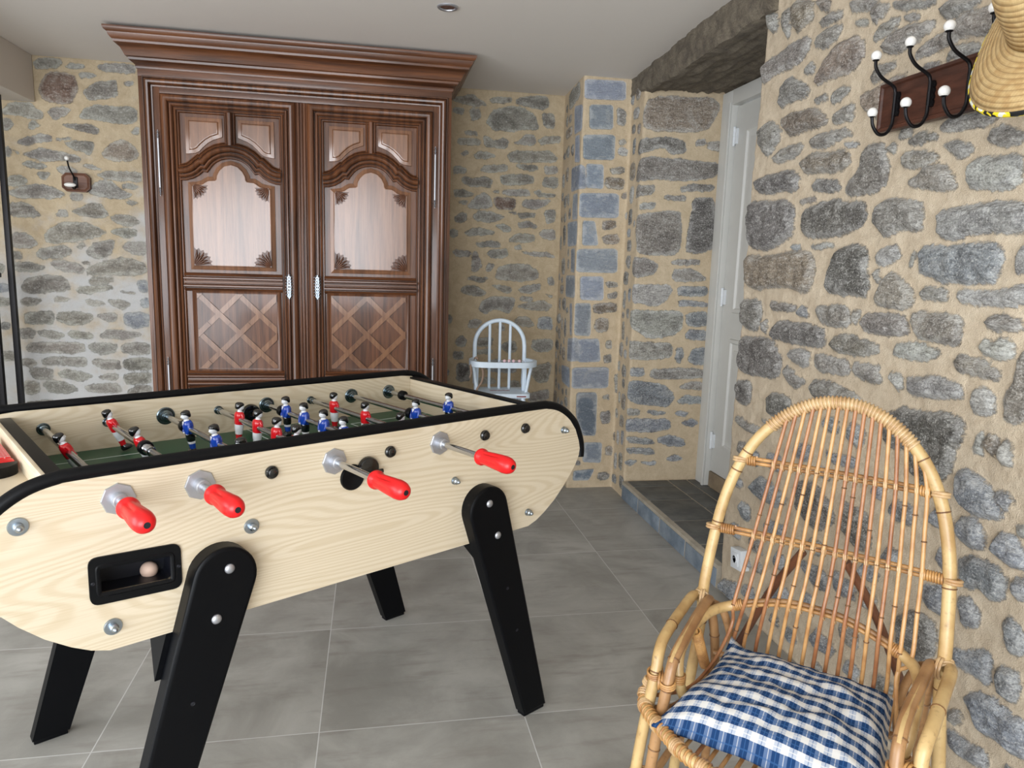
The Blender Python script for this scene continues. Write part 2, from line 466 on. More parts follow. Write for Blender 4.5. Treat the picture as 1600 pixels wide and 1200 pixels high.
def trim():
    t = NT('spotted_yellow_trim'); v = t.coord(); n = t.noise(v, 45, 1, .5)
    c = t.mix(t.step(n, .44, .46), lin((20,20,22)), lin((236,214,40)))
    c = t.mix(t.step(n, .56, .58), c, lin((224,226,214)))
    return t.out(c, .6)
M['trim'] = trim()
M['field'] = flat('playfield_green', (24,74,52), .35, coat=.0, var=.04, spec=.3)
M['line'] = flat('playfield_line', (196,204,198), .4)
def dots():
    t = NT('dotted_red'); v = t.coord(); b = t.n('ShaderNodeTexBrick', {'Vector': v, 'Scale': 1.0, 'Color1': lin((210,36,40)), 'Color2': lin((196,28,34)), 'Mortar': lin((216,150,150)), 'Mortar Size': .0012, 'Brick Width': .012, 'Row Height': .006})
    return t.out(b.outputs[0], .45)
M['dots'] = dots()
RIGHT='''g 3365,2271 3322,2265 3311,2212 3319,2165 3352,2195
r 3292,2283 3171,2244 3172,2177 3277,2172
r 3158,2239 3066,2209 3077,2178 3133,2199
g 2972,2167 2921,2162 2820,2129 2855,2117 2962,2136
g 2852,2099 2837,2123 2779,2102 2790,2085 2838,2071
g 2771,2108 2709,2093 2586,2053 2623,2052 2696,2064 2758,2081
g 2585,2027 2540,2038 2441,2006 2465,1999 2547,1994
g 2715,2051 2652,2040 2650,2028 2700,2038
g 3114,2157 3060,2172 2996,2149 3010,2138 3100,2139
g 2936,2103 2875,2095 2868,2080 2918,2086
g 3139,2091 3109,2126 2996,2118 3002,2088 3076,2067
g 2840,2024 2817,2059 2737,2055 2741,2031 2793,2023
g 2796,1983 2740,2025 2593,2006 2597,1989 2656,1968 2721,1960
g 2649,1928 2637,1952 2563,1963 2497,1989 2399,1978 2356,1937 2376,1914 2454,1932 2536,1930 2609,1923
r 3117,1958 3076,2031 3019,2061 2930,2065 2880,2035 2882,1988 2927,1956 3026,1966
g 3197,2024 3169,2048 3130,2035 3132,2008 3169,2010
g 3323,1930 3320,1999 3269,2027 3155,1962 3163,1937 3254,1934
g 2831,1915 2817,1947 2744,1944 2733,1927 2774,1908 2820,1903
g 2619,1888 2598,1899 2552,1896 2554,1882
g 2533,1888 2519,1915 2437,1909 2431,1886 2479,1882
r 2864,1880 2761,1884 2711,1898 2676,1893 2738,1853 2723,1763 2752,1774 2846,1827
g 3023,1881 3018,1919 2964,1925 2924,1908 2958,1887
g 3122,1915 3052,1921 3044,1905 3101,1897
r 3293,1855 3282,1897 3143,1891 3073,1868 3025,1825 3144,1822 3235,1816
g 3003,1818 2989,1848 2902,1866 2897,1806
g 3120,1787 3079,1798 2941,1787 2896,1768 3059,1747 3109,1761
g 3344,1750 3298,1782 3189,1784 3151,1767 3196,1745 3305,1734
l 2934,1743 2882,1746 2870,1732 2922,1733
r 3170,1721 3141,1727 3105,1737 2909,1720 2894,1679 2932,1664 3133,1679
g 2910,1610 2848,1661 2837,1715 2789,1720 2747,1717 2715,1662 2715,1603 2767,1584 2876,1584
d 3086,1634 3060,1648 2950,1640 2923,1611 2977,1603 3073,1617
g 2657,1649 2657,1678 2592,1675 2519,1651 2539,1637 2625,1634
g 2627,1597 2581,1612 2569,1630 2485,1620 2441,1568 2497,1562 2560,1576
g 2646,1707 2600,1722 2531,1703 2533,1693 2611,1694
g 2683,1727 2666,1753 2616,1747 2640,1721
g 2719,1695 2706,1714 2684,1707 2685,1690
g 2509,1676 2466,1677 2412,1659 2420,1645 2446,1638
g 2523,1718 2505,1741 2390,1740 2343,1712 2385,1704 2485,1706
g 2372,1668 2357,1690 2315,1690 2263,1670 2274,1648 2314,1645
l 2408,1572 2410,1626 2269,1619 2257,1562 2291,1546 2386,1557
d 3115,1487 3125,1552 3030,1573 2940,1580 2894,1563 2801,1559 2783,1505 2827,1476 2931,1463 3072,1461
g 2750,1509 2724,1550 2638,1558 2552,1531 2553,1464 2606,1469 2690,1455 2740,1478
l 2503,1512 2379,1514 2323,1519 2235,1513 2224,1449 2368,1447 2434,1439 2486,1454
b 3165,1438 3119,1437 3117,1422 3159,1423
l 3055,1432 2985,1441 2921,1436 3005,1422
r 3151,1590 3063,1593 3058,1583 3142,1578
g 2315,1965 2257,1972 2194,1950 2232,1912 2296,1918
g 3491,2117 3384,2130 3262,2144 3175,2128 3169,2094 3248,2056 3372,2056 3474,2041
d 3490,1083 3236,1100 3170,1037 3175,966 3375,945 3469,956
g 2215,1493 2081,1497 2064,1393 2201,1408
g 2192,1352 2031,1355 2043,1264 2178,1267
d 3472,1606 3190,1594 3153,1478 3246,1442 3349,1424 3454,1430 3476,1569
r 3481,1401 3344,1398 3177,1411 3060,1415 3010,1355 3030,1286 3095,1278 3158,1295 3326,1285 3364,1273 3464,1296
g 3487,1235 3347,1232 3330,1185 3359,1114 3469,1126
g 3273,1236 3112,1225 3117,1205 3263,1205
g 3310,1161 3286,1163 3283,1116 3308,1119
g 3448,1873 3390,1894 3311,1858 3311,1813 3383,1763 3438,1817
d 3450,1693 3216,1701 3159,1676 3163,1627 3424,1635
g 3463,2295 3409,2278 3399,2216 3444,2222
d 2948,1290 2913,1419 2820,1434 2763,1417 2736,1279 2868,1280
l 2722,1398 2702,1419 2641,1427 2620,1403 2676,1370 2714,1379
g 2585,1368 2579,1405 2569,1402 2573,1368
g 2706,1274 2687,1324 2655,1352 2610,1338 2563,1305 2541,1271 2571,1255 2630,1251 2695,1262
g 2720,1348 2701,1358 2694,1324 2716,1324
b 2555,1402 2535,1425 2300,1420 2282,1400 2282,1345 2298,1330 2402,1329 2536,1340
l 2244,1399 2235,1416 2219,1420 2193,1394 2192,1357 2234,1356
g 2518,1278 2516,1309 2438,1314 2433,1282
l 2400,1300 2385,1309 2281,1305 2210,1328 2198,1290 2247,1275 2314,1281 2387,1282
b 3092,1196 3079,1230 3046,1229 3028,1194
g 2989,1218 2981,1240 2820,1246 2811,1180 2953,1178
g 2803,1204 2798,1234 2762,1233 2775,1190
g 2761,1195 2742,1231 2644,1232 2567,1234 2555,1183 2608,1171 2680,1173 2738,1177
g 2547,1218 2536,1242 2389,1250 2371,1227 2376,1173 2455,1175 2517,1175
g 2305,1243 2285,1252 2211,1251 2204,1227 2255,1220 2299,1228
d 3246,1114 3239,1162 3062,1169 2939,1166 2920,1108 3064,1101 3229,1100
g 2890,1108 2879,1144 2816,1157 2670,1140 2671,1115 2745,1099 2838,1097
l 2604,1123 2588,1152 2507,1161 2428,1145 2469,1123 2539,1114 2582,1117
l 2314,1180 2301,1200 2274,1190 2253,1207 2222,1196 2214,1167 2245,1158 2295,1164
l 3133,1076 3010,1083 3003,1044 3025,1023 3106,1038
g 2979,1047 2977,1073 2925,1080 2802,1072 2787,1047 2806,1031 2951,1023
g 2772,1049 2762,1077 2721,1073 2665,1084 2639,1035 2675,1029 2755,1039
g 2386,1129 2372,1149 2292,1147 2252,1127 2248,1107 2311,1105 2372,1109
g 2215,1016 2224,1070 2206,1103 2204,1158 2182,1195 2144,1162 2126,1050 2191,1009
g 3155,1000 3130,1019 3058,985 3011,977 3064,946 3121,959
l 2610,1049 2609,1070 2565,1068 2555,1033 2574,1021
l 2533,1025 2540,1066 2455,1082 2346,1075 2338,1049 2423,1028
g 2977,961 2970,991 2854,996 2725,978 2713,964 2947,926
l 2311,1044 2305,1071 2275,1079 2250,1060 2247,1025 2276,1011 2303,1018
d 3226,902 3099,909 3079,875 3126,826 3212,816
b 3053,880 3018,902 2944,909 2975,873 3038,864
d 2619,941 2552,974 2534,982 2473,981 2385,995 2326,987 2320,947 2339,909 2343,867 2368,825 2411,781 2481,809 2516,872 2591,853
b 2327,854 2297,871 2242,859 2210,838 2175,787 2256,770 2292,782 2320,806
b 2206,843 2176,849 2156,836 2173,807 2189,817
l 2281,921 2282,956 2267,972 2261,922
r 2259,962 2237,975 2218,953 2218,929 2252,936
l 2211,951 2201,972 2181,958 2170,916 2195,912 2208,924
b 2307,744 2254,758 2217,740 2219,694 2262,689 2294,698
b 2395,721 2378,753 2342,765 2321,704 2358,699 2386,702
b 2199,714 2178,754 2149,762 2111,738 2100,697 2136,689 2183,701
l 2139,784 2116,797 2096,797 2095,767 2128,766
b 2361,619 2344,648 2307,650 2300,610 2341,596
b 2288,642 2242,671 2209,671 2168,675 2143,645 2145,599 2184,585 2219,597 2273,581
b 2133,645 2122,668 2072,678 2065,634 2109,617
b 2388,528 2316,556 2303,478 2346,472 2382,490
b 2276,546 2235,561 2203,534 2213,496 2251,485
b 2142,547 2119,563 2083,546 2073,512 2092,488 2117,487 2134,514
d 2469,388 2408,446 2336,446 2322,403 2329,327 2393,311 2444,325
b 2268,412 2214,433 2174,460 2155,438 2161,378 2216,378 2262,376
b 2140,414 2129,439 2086,451 2071,415 2084,380 2124,377
b 2210,308 2187,338 2142,361 2104,349 2043,353 2029,272 2069,257 2111,269 2157,256 2189,283
b 2247,194 2222,206 2176,204 2134,219 2119,187 2159,167 2203,159 2238,159
g 2250,248 2227,268 2212,248 2237,221
d 3483,907 3370,925 3356,844 3397,817 3461,824
g 3457,754 3411,763 3298,758 3238,738 3314,724 3430,732
g 3268,791 3233,794 3157,779 3195,770
g 3418,659 3381,673 3348,661 3356,616 3404,623
b 3304,516 3241,573 3149,570 3048,543 3094,503 3227,489
d 3012,630 2902,652 2788,592 2781,552 2876,494 2996,531
d 2747,643 2691,636 2632,637 2596,551 2663,514 2748,553
b 3172,433 3042,444 3057,402 3175,382
b 2877,769 2701,785 2719,760 2829,744
b 3139,168 3009,241 2981,199 3087,129
b 3471,57 3337,90 3365,14 3462,3
b 2948,363 2813,386 2762,333 2845,305
b 2758,411 2646,408 2645,356 2731,347'''
PILLAR='''q 295,2279 503,2249 504,2110 322,2116
q 348,2100 463,2091 489,1936 358,1953
q 281,1926 535,1919 557,1787 304,1786
q 356,1763 472,1765 496,1619 365,1620
q 234,1607 498,1606 498,1466 257,1465
g 132,2386 413,2396 427,2311 149,2283
r 89,2180 265,2175 250,2116 97,2128
q 243,1286 498,1291 506,1161 263,1160
q 360,1446 459,1450 482,1309 382,1313
q 390,1122 458,1125 480,937 434,939
q 377,908 545,926 567,790 385,772
q 224,724 466,739 486,619 250,624
q 512,2383 756,2390 762,2287 517,2279
q 549,2249 688,2256 695,2125 556,2119
q 520,2083 709,2095 711,1956 526,1951
q 546,1925 648,1926 653,1792 553,1793
q 514,1761 750,1769 755,1631 516,1626
q 540,1606 613,1606 640,1470 543,1467
g 714,2237 766,2229 764,2147 719,2156
g 688,1907 771,1923 773,1887 702,1878
r 665,1858 775,1852 771,1797 668,1798
r 659,1605 736,1614 745,1572 667,1563
r 663,1520 760,1536 769,1487 672,1477
q 510,1443 759,1454 764,1313 510,1313
q 539,1286 680,1290 688,1151 546,1151
q 514,1129 611,1131 618,938 518,941
q 540,917 672,922 689,784 547,780
q 514,746 744,751 745,623 516,620
Q 549,595 678,595 683,328 600,329 553,456
q 608,285 724,283 724,155 607,164
Q 552,107 685,117 652,47 551,47
g 698,1261 767,1257 769,1233 706,1232
g 708,1190 770,1203 766,1165 716,1166
r 630,1129 771,1137 774,1083 636,1075
r 637,985 653,1045 722,1040 726,974 670,955
g 717,907 749,907 751,864 719,866
g 713,815 753,827 756,778 717,778
d 708,467 765,485 770,403 718,404
g 709,567 754,579 753,548
g 783,704 809,704 811,592 791,598
r 1001,2165 1039,2245 1123,2273 1422,2283 1464,2241 1409,2124 1310,2095 1024,2095
g 951,1984 978,2041 1137,2062 1264,2047 1274,1985 1194,1970 1141,2006 983,1963
g 948,1837 974,1918 1070,1951 1246,1944 1475,1945 1481,1876 1330,1834 1103,1834 967,1821
g 963,1781 981,1799 1105,1799 1101,1759 997,1742 966,1730
g 1257,1795 1331,1816 1460,1819 1449,1787 1270,1779
g 1165,1750 1298,1757 1293,1727 1173,1728
l 1024,1698 1111,1710 1107,1678 1032,1669
g 997,1633 1089,1654 1266,1668 1284,1586 1277,1420 1028,1424 997,1529
d 1337,1741 1465,1753 1494,1475 1386,1436 1314,1445 1334,1612
g 1326,2051 1383,2060 1391,2032 1328,2026
g 1403,2044 1485,2061 1483,2003 1406,2010
g 970,1369 992,1401 1088,1401 1157,1364 1142,1318 1059,1293 973,1313
g 1235,1383 1283,1396 1406,1400 1402,1371 1248,1369
g 1246,1309 1262,1344 1360,1347 1464,1292 1353,1278 1267,1276
l 991,1212 1001,1252 1231,1258 1258,1230 1213,1160 1154,1135 1007,1155
b 1281,1242 1467,1252 1459,1200 1297,1194
b 1293,1161 1324,1168 1474,1159 1463,1139 1301,1136
l 981,1086 986,1104 1131,1106 1322,1104 1323,1011 1264,963 1116,955 984,1029
b 1342,1093 1472,1107 1479,1025 1384,1023 1348,1040
b 1344,976 1374,1000 1474,1001 1473,942 1365,946
l 990,925 1020,931 1267,922 1272,845 1149,827 1002,826
b 1293,899 1337,899 1341,846 1319,798 1292,828
b 1369,810 1395,882 1475,906 1484,799
b 1019,750 1029,779 1103,773 1106,732 1032,732
g 1143,726 1153,771 1486,777 1484,721 1181,714
b 1016,691 1058,702 1234,679 1314,606 1268,546 1066,571 1002,607
g 1335,666 1384,696 1486,690 1483,648 1361,654
b 1329,582 1364,612 1480,605 1476,569 1342,570
g 1009,500 1012,542 1100,529 1083,499
b 1132,517 1169,529 1258,510 1233,498
b 1315,503 1333,521 1410,508 1374,487
b 1006,440 1023,476 1286,473 1302,418 1152,401 1014,403
b 1351,448 1426,472 1473,446 1430,422
b 1016,367 1180,358 1207,321 1056,336
b 1217,364 1292,381 1384,349 1393,312 1297,307 1225,333
b 1026,306 1196,297 1205,260 1047,275
b 1012,221 1062,232 1100,219 1064,195
b 1113,212 1214,216 1209,192
b 1276,240 1339,257 1379,231 1316,216'''
BACK='''g 3678,2342 3801,2371 3901,2311 3830,2302 3687,2325
g 3683,2275 3705,2289 3750,2279 3741,2249 3688,2258
g 3785,2282 3848,2290 3854,2235 3796,2214
g 3910,2341 3954,2365 4049,2368 4045,2342 3928,2327
g 4077,2357 4099,2373 4209,2389 4278,2388 4290,2329 4230,2312 4137,2327 4082,2336
g 3890,2212 3920,2274 4037,2320 4119,2313 4195,2275 4230,2186 4124,2184 4051,2166 3941,2168
g 4245,2287 4319,2287 4328,2205 4262,2205
g 3757,2148 3833,2148 3838,2132 3770,2132
g 3713,2090 3726,2109 3861,2107 3857,2077 3727,2069
g 3879,2130 3910,2127 3934,2099 4006,2129 4039,2101 4026,2069 3889,2066
g 4067,2093 4117,2118 4134,2151 4199,2149 4210,2102 4164,2091
g 4223,2120 4274,2149 4367,2155 4364,2120 4247,2100
g 3737,2014 3773,2029 3791,2021 3755,1998
g 3823,2010 3854,2038 3899,2036 3964,2009 3891,1992 3837,1993
g 4032,2022 4064,2045 4202,2058 4296,2063 4354,2022 4336,1995 4167,1990 4047,1983
g 3856,1921 3892,1953 4034,1961 4035,1926 3911,1910
g 4089,1964 4112,1972 4205,1970 4234,1949 4207,1933 4132,1940
g 4271,1965 4356,1971 4353,1929 4278,1923
g 3689,1925 3711,1939 3775,1921 3766,1898 3694,1895
g 3744,1867 3776,1873 3821,1862 3885,1887 3940,1859 3923,1819 3795,1826 3745,1841
g 3981,1896 4133,1911 4203,1899 4200,1855 4024,1835 4000,1853
g 4262,1844 4269,1898 4363,1909 4366,1838
g 3696,1795 3750,1802 3828,1779 3796,1760 3706,1756
g 3942,1802 3983,1807 3984,1786
g 4006,1805 4173,1818 4179,1782 4063,1772 4011,1788
g 4202,1806 4239,1816 4259,1799 4354,1799 4345,1781 4250,1781
g 3779,1684 3833,1757 3896,1782 3934,1753 3944,1696
R 3948,1754 3980,1760 4091,1756 4093,1698 3972,1688
g 4134,1736 4157,1756 4327,1760 4290,1725 4215,1699 4140,1709
g 3724,1726 3788,1738 3770,1710
g 3703,1628 3753,1661 3785,1649 3781,1605 3717,1593
g 3817,1633 3862,1675 3964,1661 4025,1641 3938,1606 3845,1607
g 4043,1673 4103,1676 4094,1662
g 4108,1672 4226,1672 4217,1649 4123,1641
g 4277,1688 4353,1700 4356,1628 4304,1612
g 3966,1585 4003,1596 4069,1580 4060,1548 4023,1551
g 4110,1613 4171,1620 4238,1596 4229,1579 4125,1582
g 3764,1533 3828,1562 3957,1558 3958,1531 3801,1516
g 4048,1494 4107,1546 4221,1532 4223,1495 4109,1487
g 4255,1533 4277,1570 4358,1573 4361,1509 4279,1516
g 3839,1473 3885,1483 3997,1487 3998,1451 3867,1451
g 3698,1413 3720,1427 3817,1417 3804,1389 3712,1386
g 3815,1299 3826,1417 3849,1418 3889,1328 3852,1295
g 3915,1411 3970,1435 4045,1438 4051,1393 3943,1380
g 4091,1458 4129,1468 4144,1446 4111,1440
g 4144,1426 4225,1430 4321,1424 4365,1403 4264,1404 4187,1411
g 3975,1258 3992,1322 4057,1343 4190,1346 4248,1311 4255,1256 4136,1239 4003,1245
g 3913,1302 3926,1348 3968,1340 3936,1293
g 3779,1243 3834,1259 3928,1256 3900,1228
g 3748,1170 3780,1198 3854,1204 3926,1155 3856,1135 3762,1156
g 3957,1207 3995,1212 4090,1187 4063,1158 3996,1175
g 4129,1174 4156,1207 4271,1224 4272,1191 4196,1166
g 4318,1258 4346,1272 4363,1221 4329,1216
g 3862,1052 3894,1108 3978,1138 4101,1131 4103,1075 4066,1028 3980,1064 3915,1021
g 4135,1127 4158,1142 4226,1134 4207,1115 4140,1115
g 4113,1076 4198,1101 4284,1121 4363,1085 4326,1051 4219,1054
g 4302,1159 4361,1151 4351,1141
g 4111,982 4144,1009 4202,1002 4247,951 4184,940 4126,958
b 4267,932 4269,1011 4362,1009 4365,924
g 3804,940 3822,987 3897,978 3860,931
g 4003,924 4011,961 4050,953 4041,915
g 3852,866 3966,872 3963,815 3863,814
g 4228,813 4236,860 4372,867 4370,790 4268,775
g 4015,811 4053,839 4120,850 4131,793 4074,764
g 3854,790 3968,791 3964,768 3859,767
g 4224,639 4271,688 4369,708 4354,581 4275,572
g 3722,845 3758,879 3801,856 3788,813 3731,817
d 3733,705 3818,696 3821,581 3736,581
g 4219,503 4356,532 4359,464 4221,445
g 1362,2361 1390,2390 1506,2392 1477,2342 1372,2338
g 1519,2357 1547,2379 1626,2370 1614,2353 1530,2353
g 1684,2374 1739,2386 1879,2393 1876,2345 1783,2342 1713,2349
R 1380,2225 1430,2319 1566,2318 1573,2247 1542,2165 1480,2153 1391,2178
g 1589,2323 1613,2329 1681,2318 1642,2301 1592,2302
g 1599,2225 1655,2277 1734,2294 1773,2305 1780,2218 1635,2183 1613,2202
g 1815,2292 1866,2300 1865,2276 1826,2277
g 1179,2093 1224,2143 1329,2150 1356,2113 1393,2099 1368,2070 1316,2070 1249,2082 1182,2077
g 1409,2108 1441,2134 1532,2136 1507,2099 1451,2067
g 1571,2087 1601,2141 1680,2162 1757,2156 1828,2169 1878,2148 1875,2082 1799,2065 1667,2081
g 1180,2053 1217,2056 1241,2026 1213,2000 1183,1998
g 1308,2014 1317,2042 1337,2060 1370,2034 1334,2011
g 1484,2041 1519,2051 1627,2050 1672,2033 1655,2007 1578,2015
g 1840,2023 1882,2058 1879,2013
g 1250,1938 1285,1960 1378,1982 1430,1977 1425,1949 1344,1936 1290,1921
g 1445,1962 1522,1975 1529,1967 1467,1955
g 1489,1944 1529,1955 1637,1961 1634,1912 1617,1887 1541,1911
r 1684,1899 1731,1959 1803,1984 1849,1949 1878,1901 1853,1871 1741,1861 1695,1875
g 1272,1875 1372,1907 1509,1885 1569,1864 1553,1842 1476,1850 1383,1837 1293,1860
g 1264,1818 1299,1836 1397,1817 1365,1799 1297,1800
g 1176,1894 1206,1908 1216,1880 1203,1855 1181,1862
g 1220,1892 1253,1878 1249,1870
g 1438,1803 1474,1817 1550,1801 1533,1775 1456,1780
g 1579,1827 1607,1837 1675,1808 1613,1813
g 1642,1781 1722,1802 1881,1802 1879,1756 1767,1750 1688,1759
g 1336,1765 1356,1778 1402,1777 1401,1756 1368,1734
g 1178,1724 1202,1750 1248,1757 1285,1734 1252,1704 1183,1688
g 1181,1659 1236,1687 1298,1706 1390,1706 1472,1665 1447,1643 1331,1634 1232,1633
g 1607,1705 1640,1740 1719,1743 1757,1704 1831,1678 1810,1656 1714,1651 1605,1671
g 1773,1721 1806,1735 1869,1726 1845,1712 1789,1711
g 1494,1654 1511,1671 1569,1665 1560,1636 1517,1634
g 1793,1630 1825,1640 1857,1628 1824,1616
g 1179,1528 1184,1606 1268,1606 1347,1531
g 1500,1562 1569,1603 1618,1626 1657,1615 1697,1558 1668,1540 1566,1544
g 1417,1538 1443,1572 1481,1566 1479,1536
g 1353,1422 1392,1472 1483,1509 1608,1499 1678,1459 1641,1433 1530,1400 1413,1386 1360,1394
g 1173,1368 1187,1440 1257,1438 1315,1383 1278,1353 1207,1355
g 1710,1542 1757,1568 1838,1548 1865,1515 1790,1497 1718,1523
g 1701,1460 1734,1483 1844,1480 1843,1445 1786,1429 1723,1446
g 1519,1366 1547,1386 1569,1377 1536,1357
g 1301,1315 1331,1354 1457,1373 1495,1341 1425,1304 1344,1292
g 1560,1338 1620,1393 1717,1416 1714,1367 1689,1318 1624,1301
g 1761,1379 1785,1404 1887,1413 1884,1334 1819,1332
g 1171,1330 1223,1332 1220,1288 1168,1291
g 1175,1268 1272,1271 1346,1249 1286,1220 1180,1224
g 1374,1269 1415,1290 1513,1273 1548,1245 1537,1215 1447,1227 1395,1245
g 1541,1286 1578,1290 1577,1270 1550,1272
g 1561,1235 1594,1261 1687,1293 1762,1315 1881,1284 1883,1224 1739,1216 1573,1211
g 1218,1138 1239,1178 1347,1205 1445,1193 1469,1135 1431,1114 1260,1095 1216,1109
g 1571,1181 1609,1197 1696,1200 1699,1175 1606,1156 1575,1157
g 1500,1125 1524,1141 1693,1150 1692,1130 1549,1102 1503,1106
g 1724,1119 1822,1113 1807,1105
b 1829,1178 1886,1190 1887,1120 1845,1119
g 1194,1050 1240,1070 1315,1062 1273,1027 1211,1031
g 1374,1068 1402,1079 1456,1070 1445,1050 1382,1052
g 1542,1062 1583,1063 1655,1044 1599,1030 1554,1039
g 1670,1060 1731,1068 1795,1047 1747,1016 1692,1035
b 1843,1073 1886,1084 1883,1024 1850,1033
g 1212,922 1225,982 1352,999 1368,969 1355,919 1266,921
g 1380,945 1396,990 1478,996 1569,983 1577,958 1538,922 1446,918
g 1596,973 1652,989 1712,985 1696,940 1650,944
b 1749,971 1764,993 1877,993 1889,953 1882,912 1797,900 1756,930
g 1183,887 1246,891 1271,873 1251,838 1188,838
g 1271,873 1353,882 1424,855 1377,830 1297,849
g 1429,865 1481,886 1580,862 1560,835 1460,841
g 1608,857 1646,883 1740,888 1852,860 1737,834 1625,837
g 1207,783 1240,811 1513,811 1528,760 1435,744 1237,761
g 1539,791 1577,808 1707,798 1686,756 1620,741 1565,761
g 1720,782 1745,810 1878,809 1884,753 1733,749
g 1185,672 1189,718 1242,713 1258,683 1230,664
g 1291,703 1315,723 1535,720 1523,669 1340,678 1299,683
g 1557,694 1581,713 1716,707 1714,654 1615,659
g 1729,685 1750,711 1807,726 1888,727 1884,649 1746,649
g 1220,647 1248,662 1347,653 1334,597 1243,592
g 1373,632 1402,650 1503,638 1557,612 1499,581 1399,602
g 1589,607 1632,625 1698,623 1691,587 1612,597
g 1725,602 1736,628 1883,628 1881,571 1742,561
g 1188,581 1269,571 1260,510 1187,510
g 1282,561 1325,592 1424,566 1477,530 1420,504 1320,515
g 1507,550 1573,566 1695,566 1716,514 1626,509 1524,525
g 1745,519 1799,555 1880,555 1878,508 1758,498
g 1188,459 1326,469 1352,453 1232,438'''

# ------------------------------------------------------------------ rubble walls (relief meshes, every stone outline its own loop)
KIND = {'g': (168,163,154), 'd': (130,127,123), 'l': (198,197,192), 'b': (164,170,178), 'q': (166,178,194), 'Q': (124,138,158),
        'r': (166,152,136), 'R': (136,112,98)}
def parse(txt):
    out = []
    for l in txt.strip().split('\n'):
        p = l.split(); out.append((p[0], np.array([[float(a)/1000 for a in q.split(',')] for q in p[1:]])))
    return out
def chaikin(p, it=2, k=.25):
    for _ in range(it):
        q = np.roll(p, -1, 0); a = p*(1-k)+q*k; b = p*k+q*(1-k)
        p = np.stack([a, b], 1).reshape(-1, 2)
    return p
def vnoise(x, y, seed):
    xi = np.floor(x).astype(np.int64); yi = np.floor(y).astype(np.int64); fx = x-xi; fy = y-yi
    fx = fx*fx*(3-2*fx); fy = fy*fy*(3-2*fy)
    def hsh(i, j):
        n = (i*374761393+j*668265263+seed*1442695041) & 0x7fffffff
        n = (n ^ (n >> 13))*1274126177 & 0x7fffffff
        return ((n ^ (n >> 16)) & 0xffff)/65535.0
    a, b, c, d = hsh(xi, yi), hsh(xi+1, yi), hsh(xi, yi+1), hsh(xi+1, yi+1)
    return (a*(1-fx)+b*fx)*(1-fy)+(c*(1-fx)+d*fx)*fy
def fbm(x, y, f, seed, octv=4):
    s = 0; a = .5
    for o in range(octv):
        s = s+a*vnoise(x*f, y*f, seed+o*17); f *= 2.03; a *= .5
    return s/(1-.5**octv)-.5
def fillers(stones, s0, s1, z0, z1, rnd, wr=(.09,.26), hr=(.05,.13), gap=.028, tries=2600, kinds='ggdblr'):
    bb = [(p[:,0].min(), p[:,1].min(), p[:,0].max(), p[:,1].max()) for _, p in stones]
    out = []
    for _ in range(tries):
        k = 1-.55*(_/tries)
        w_ = rnd.uniform(*wr)*k; h_ = rnd.uniform(*hr)*k; x = rnd.uniform(s0, s1-w_); z = rnd.uniform(z0, z1-h_)
        if any(x < b[2]+gap and x+w_ > b[0]-gap and z < b[3]+gap*.8 and z+h_ > b[1]-gap*.8 for b in bb): continue
        bb.append((x, z, x+w_, z+h_)); m = rnd.choice((5, 6, 7)); pts = []
        for i in range(m*2):
            a = 2*PI*(i+rnd.uniform(-.25,.25))/(m*2); c_, s_ = math.cos(a), math.sin(a)
            e = rnd.uniform(.86, 1.0)
            pts.append((x+w_/2*(1+e*math.copysign(abs(c_)**.6, c_)), z+h_/2*(1+e*math.copysign(abs(s_)**.6, s_))))
        out.append((rnd.choice(kinds), np.array(pts)))
    return out
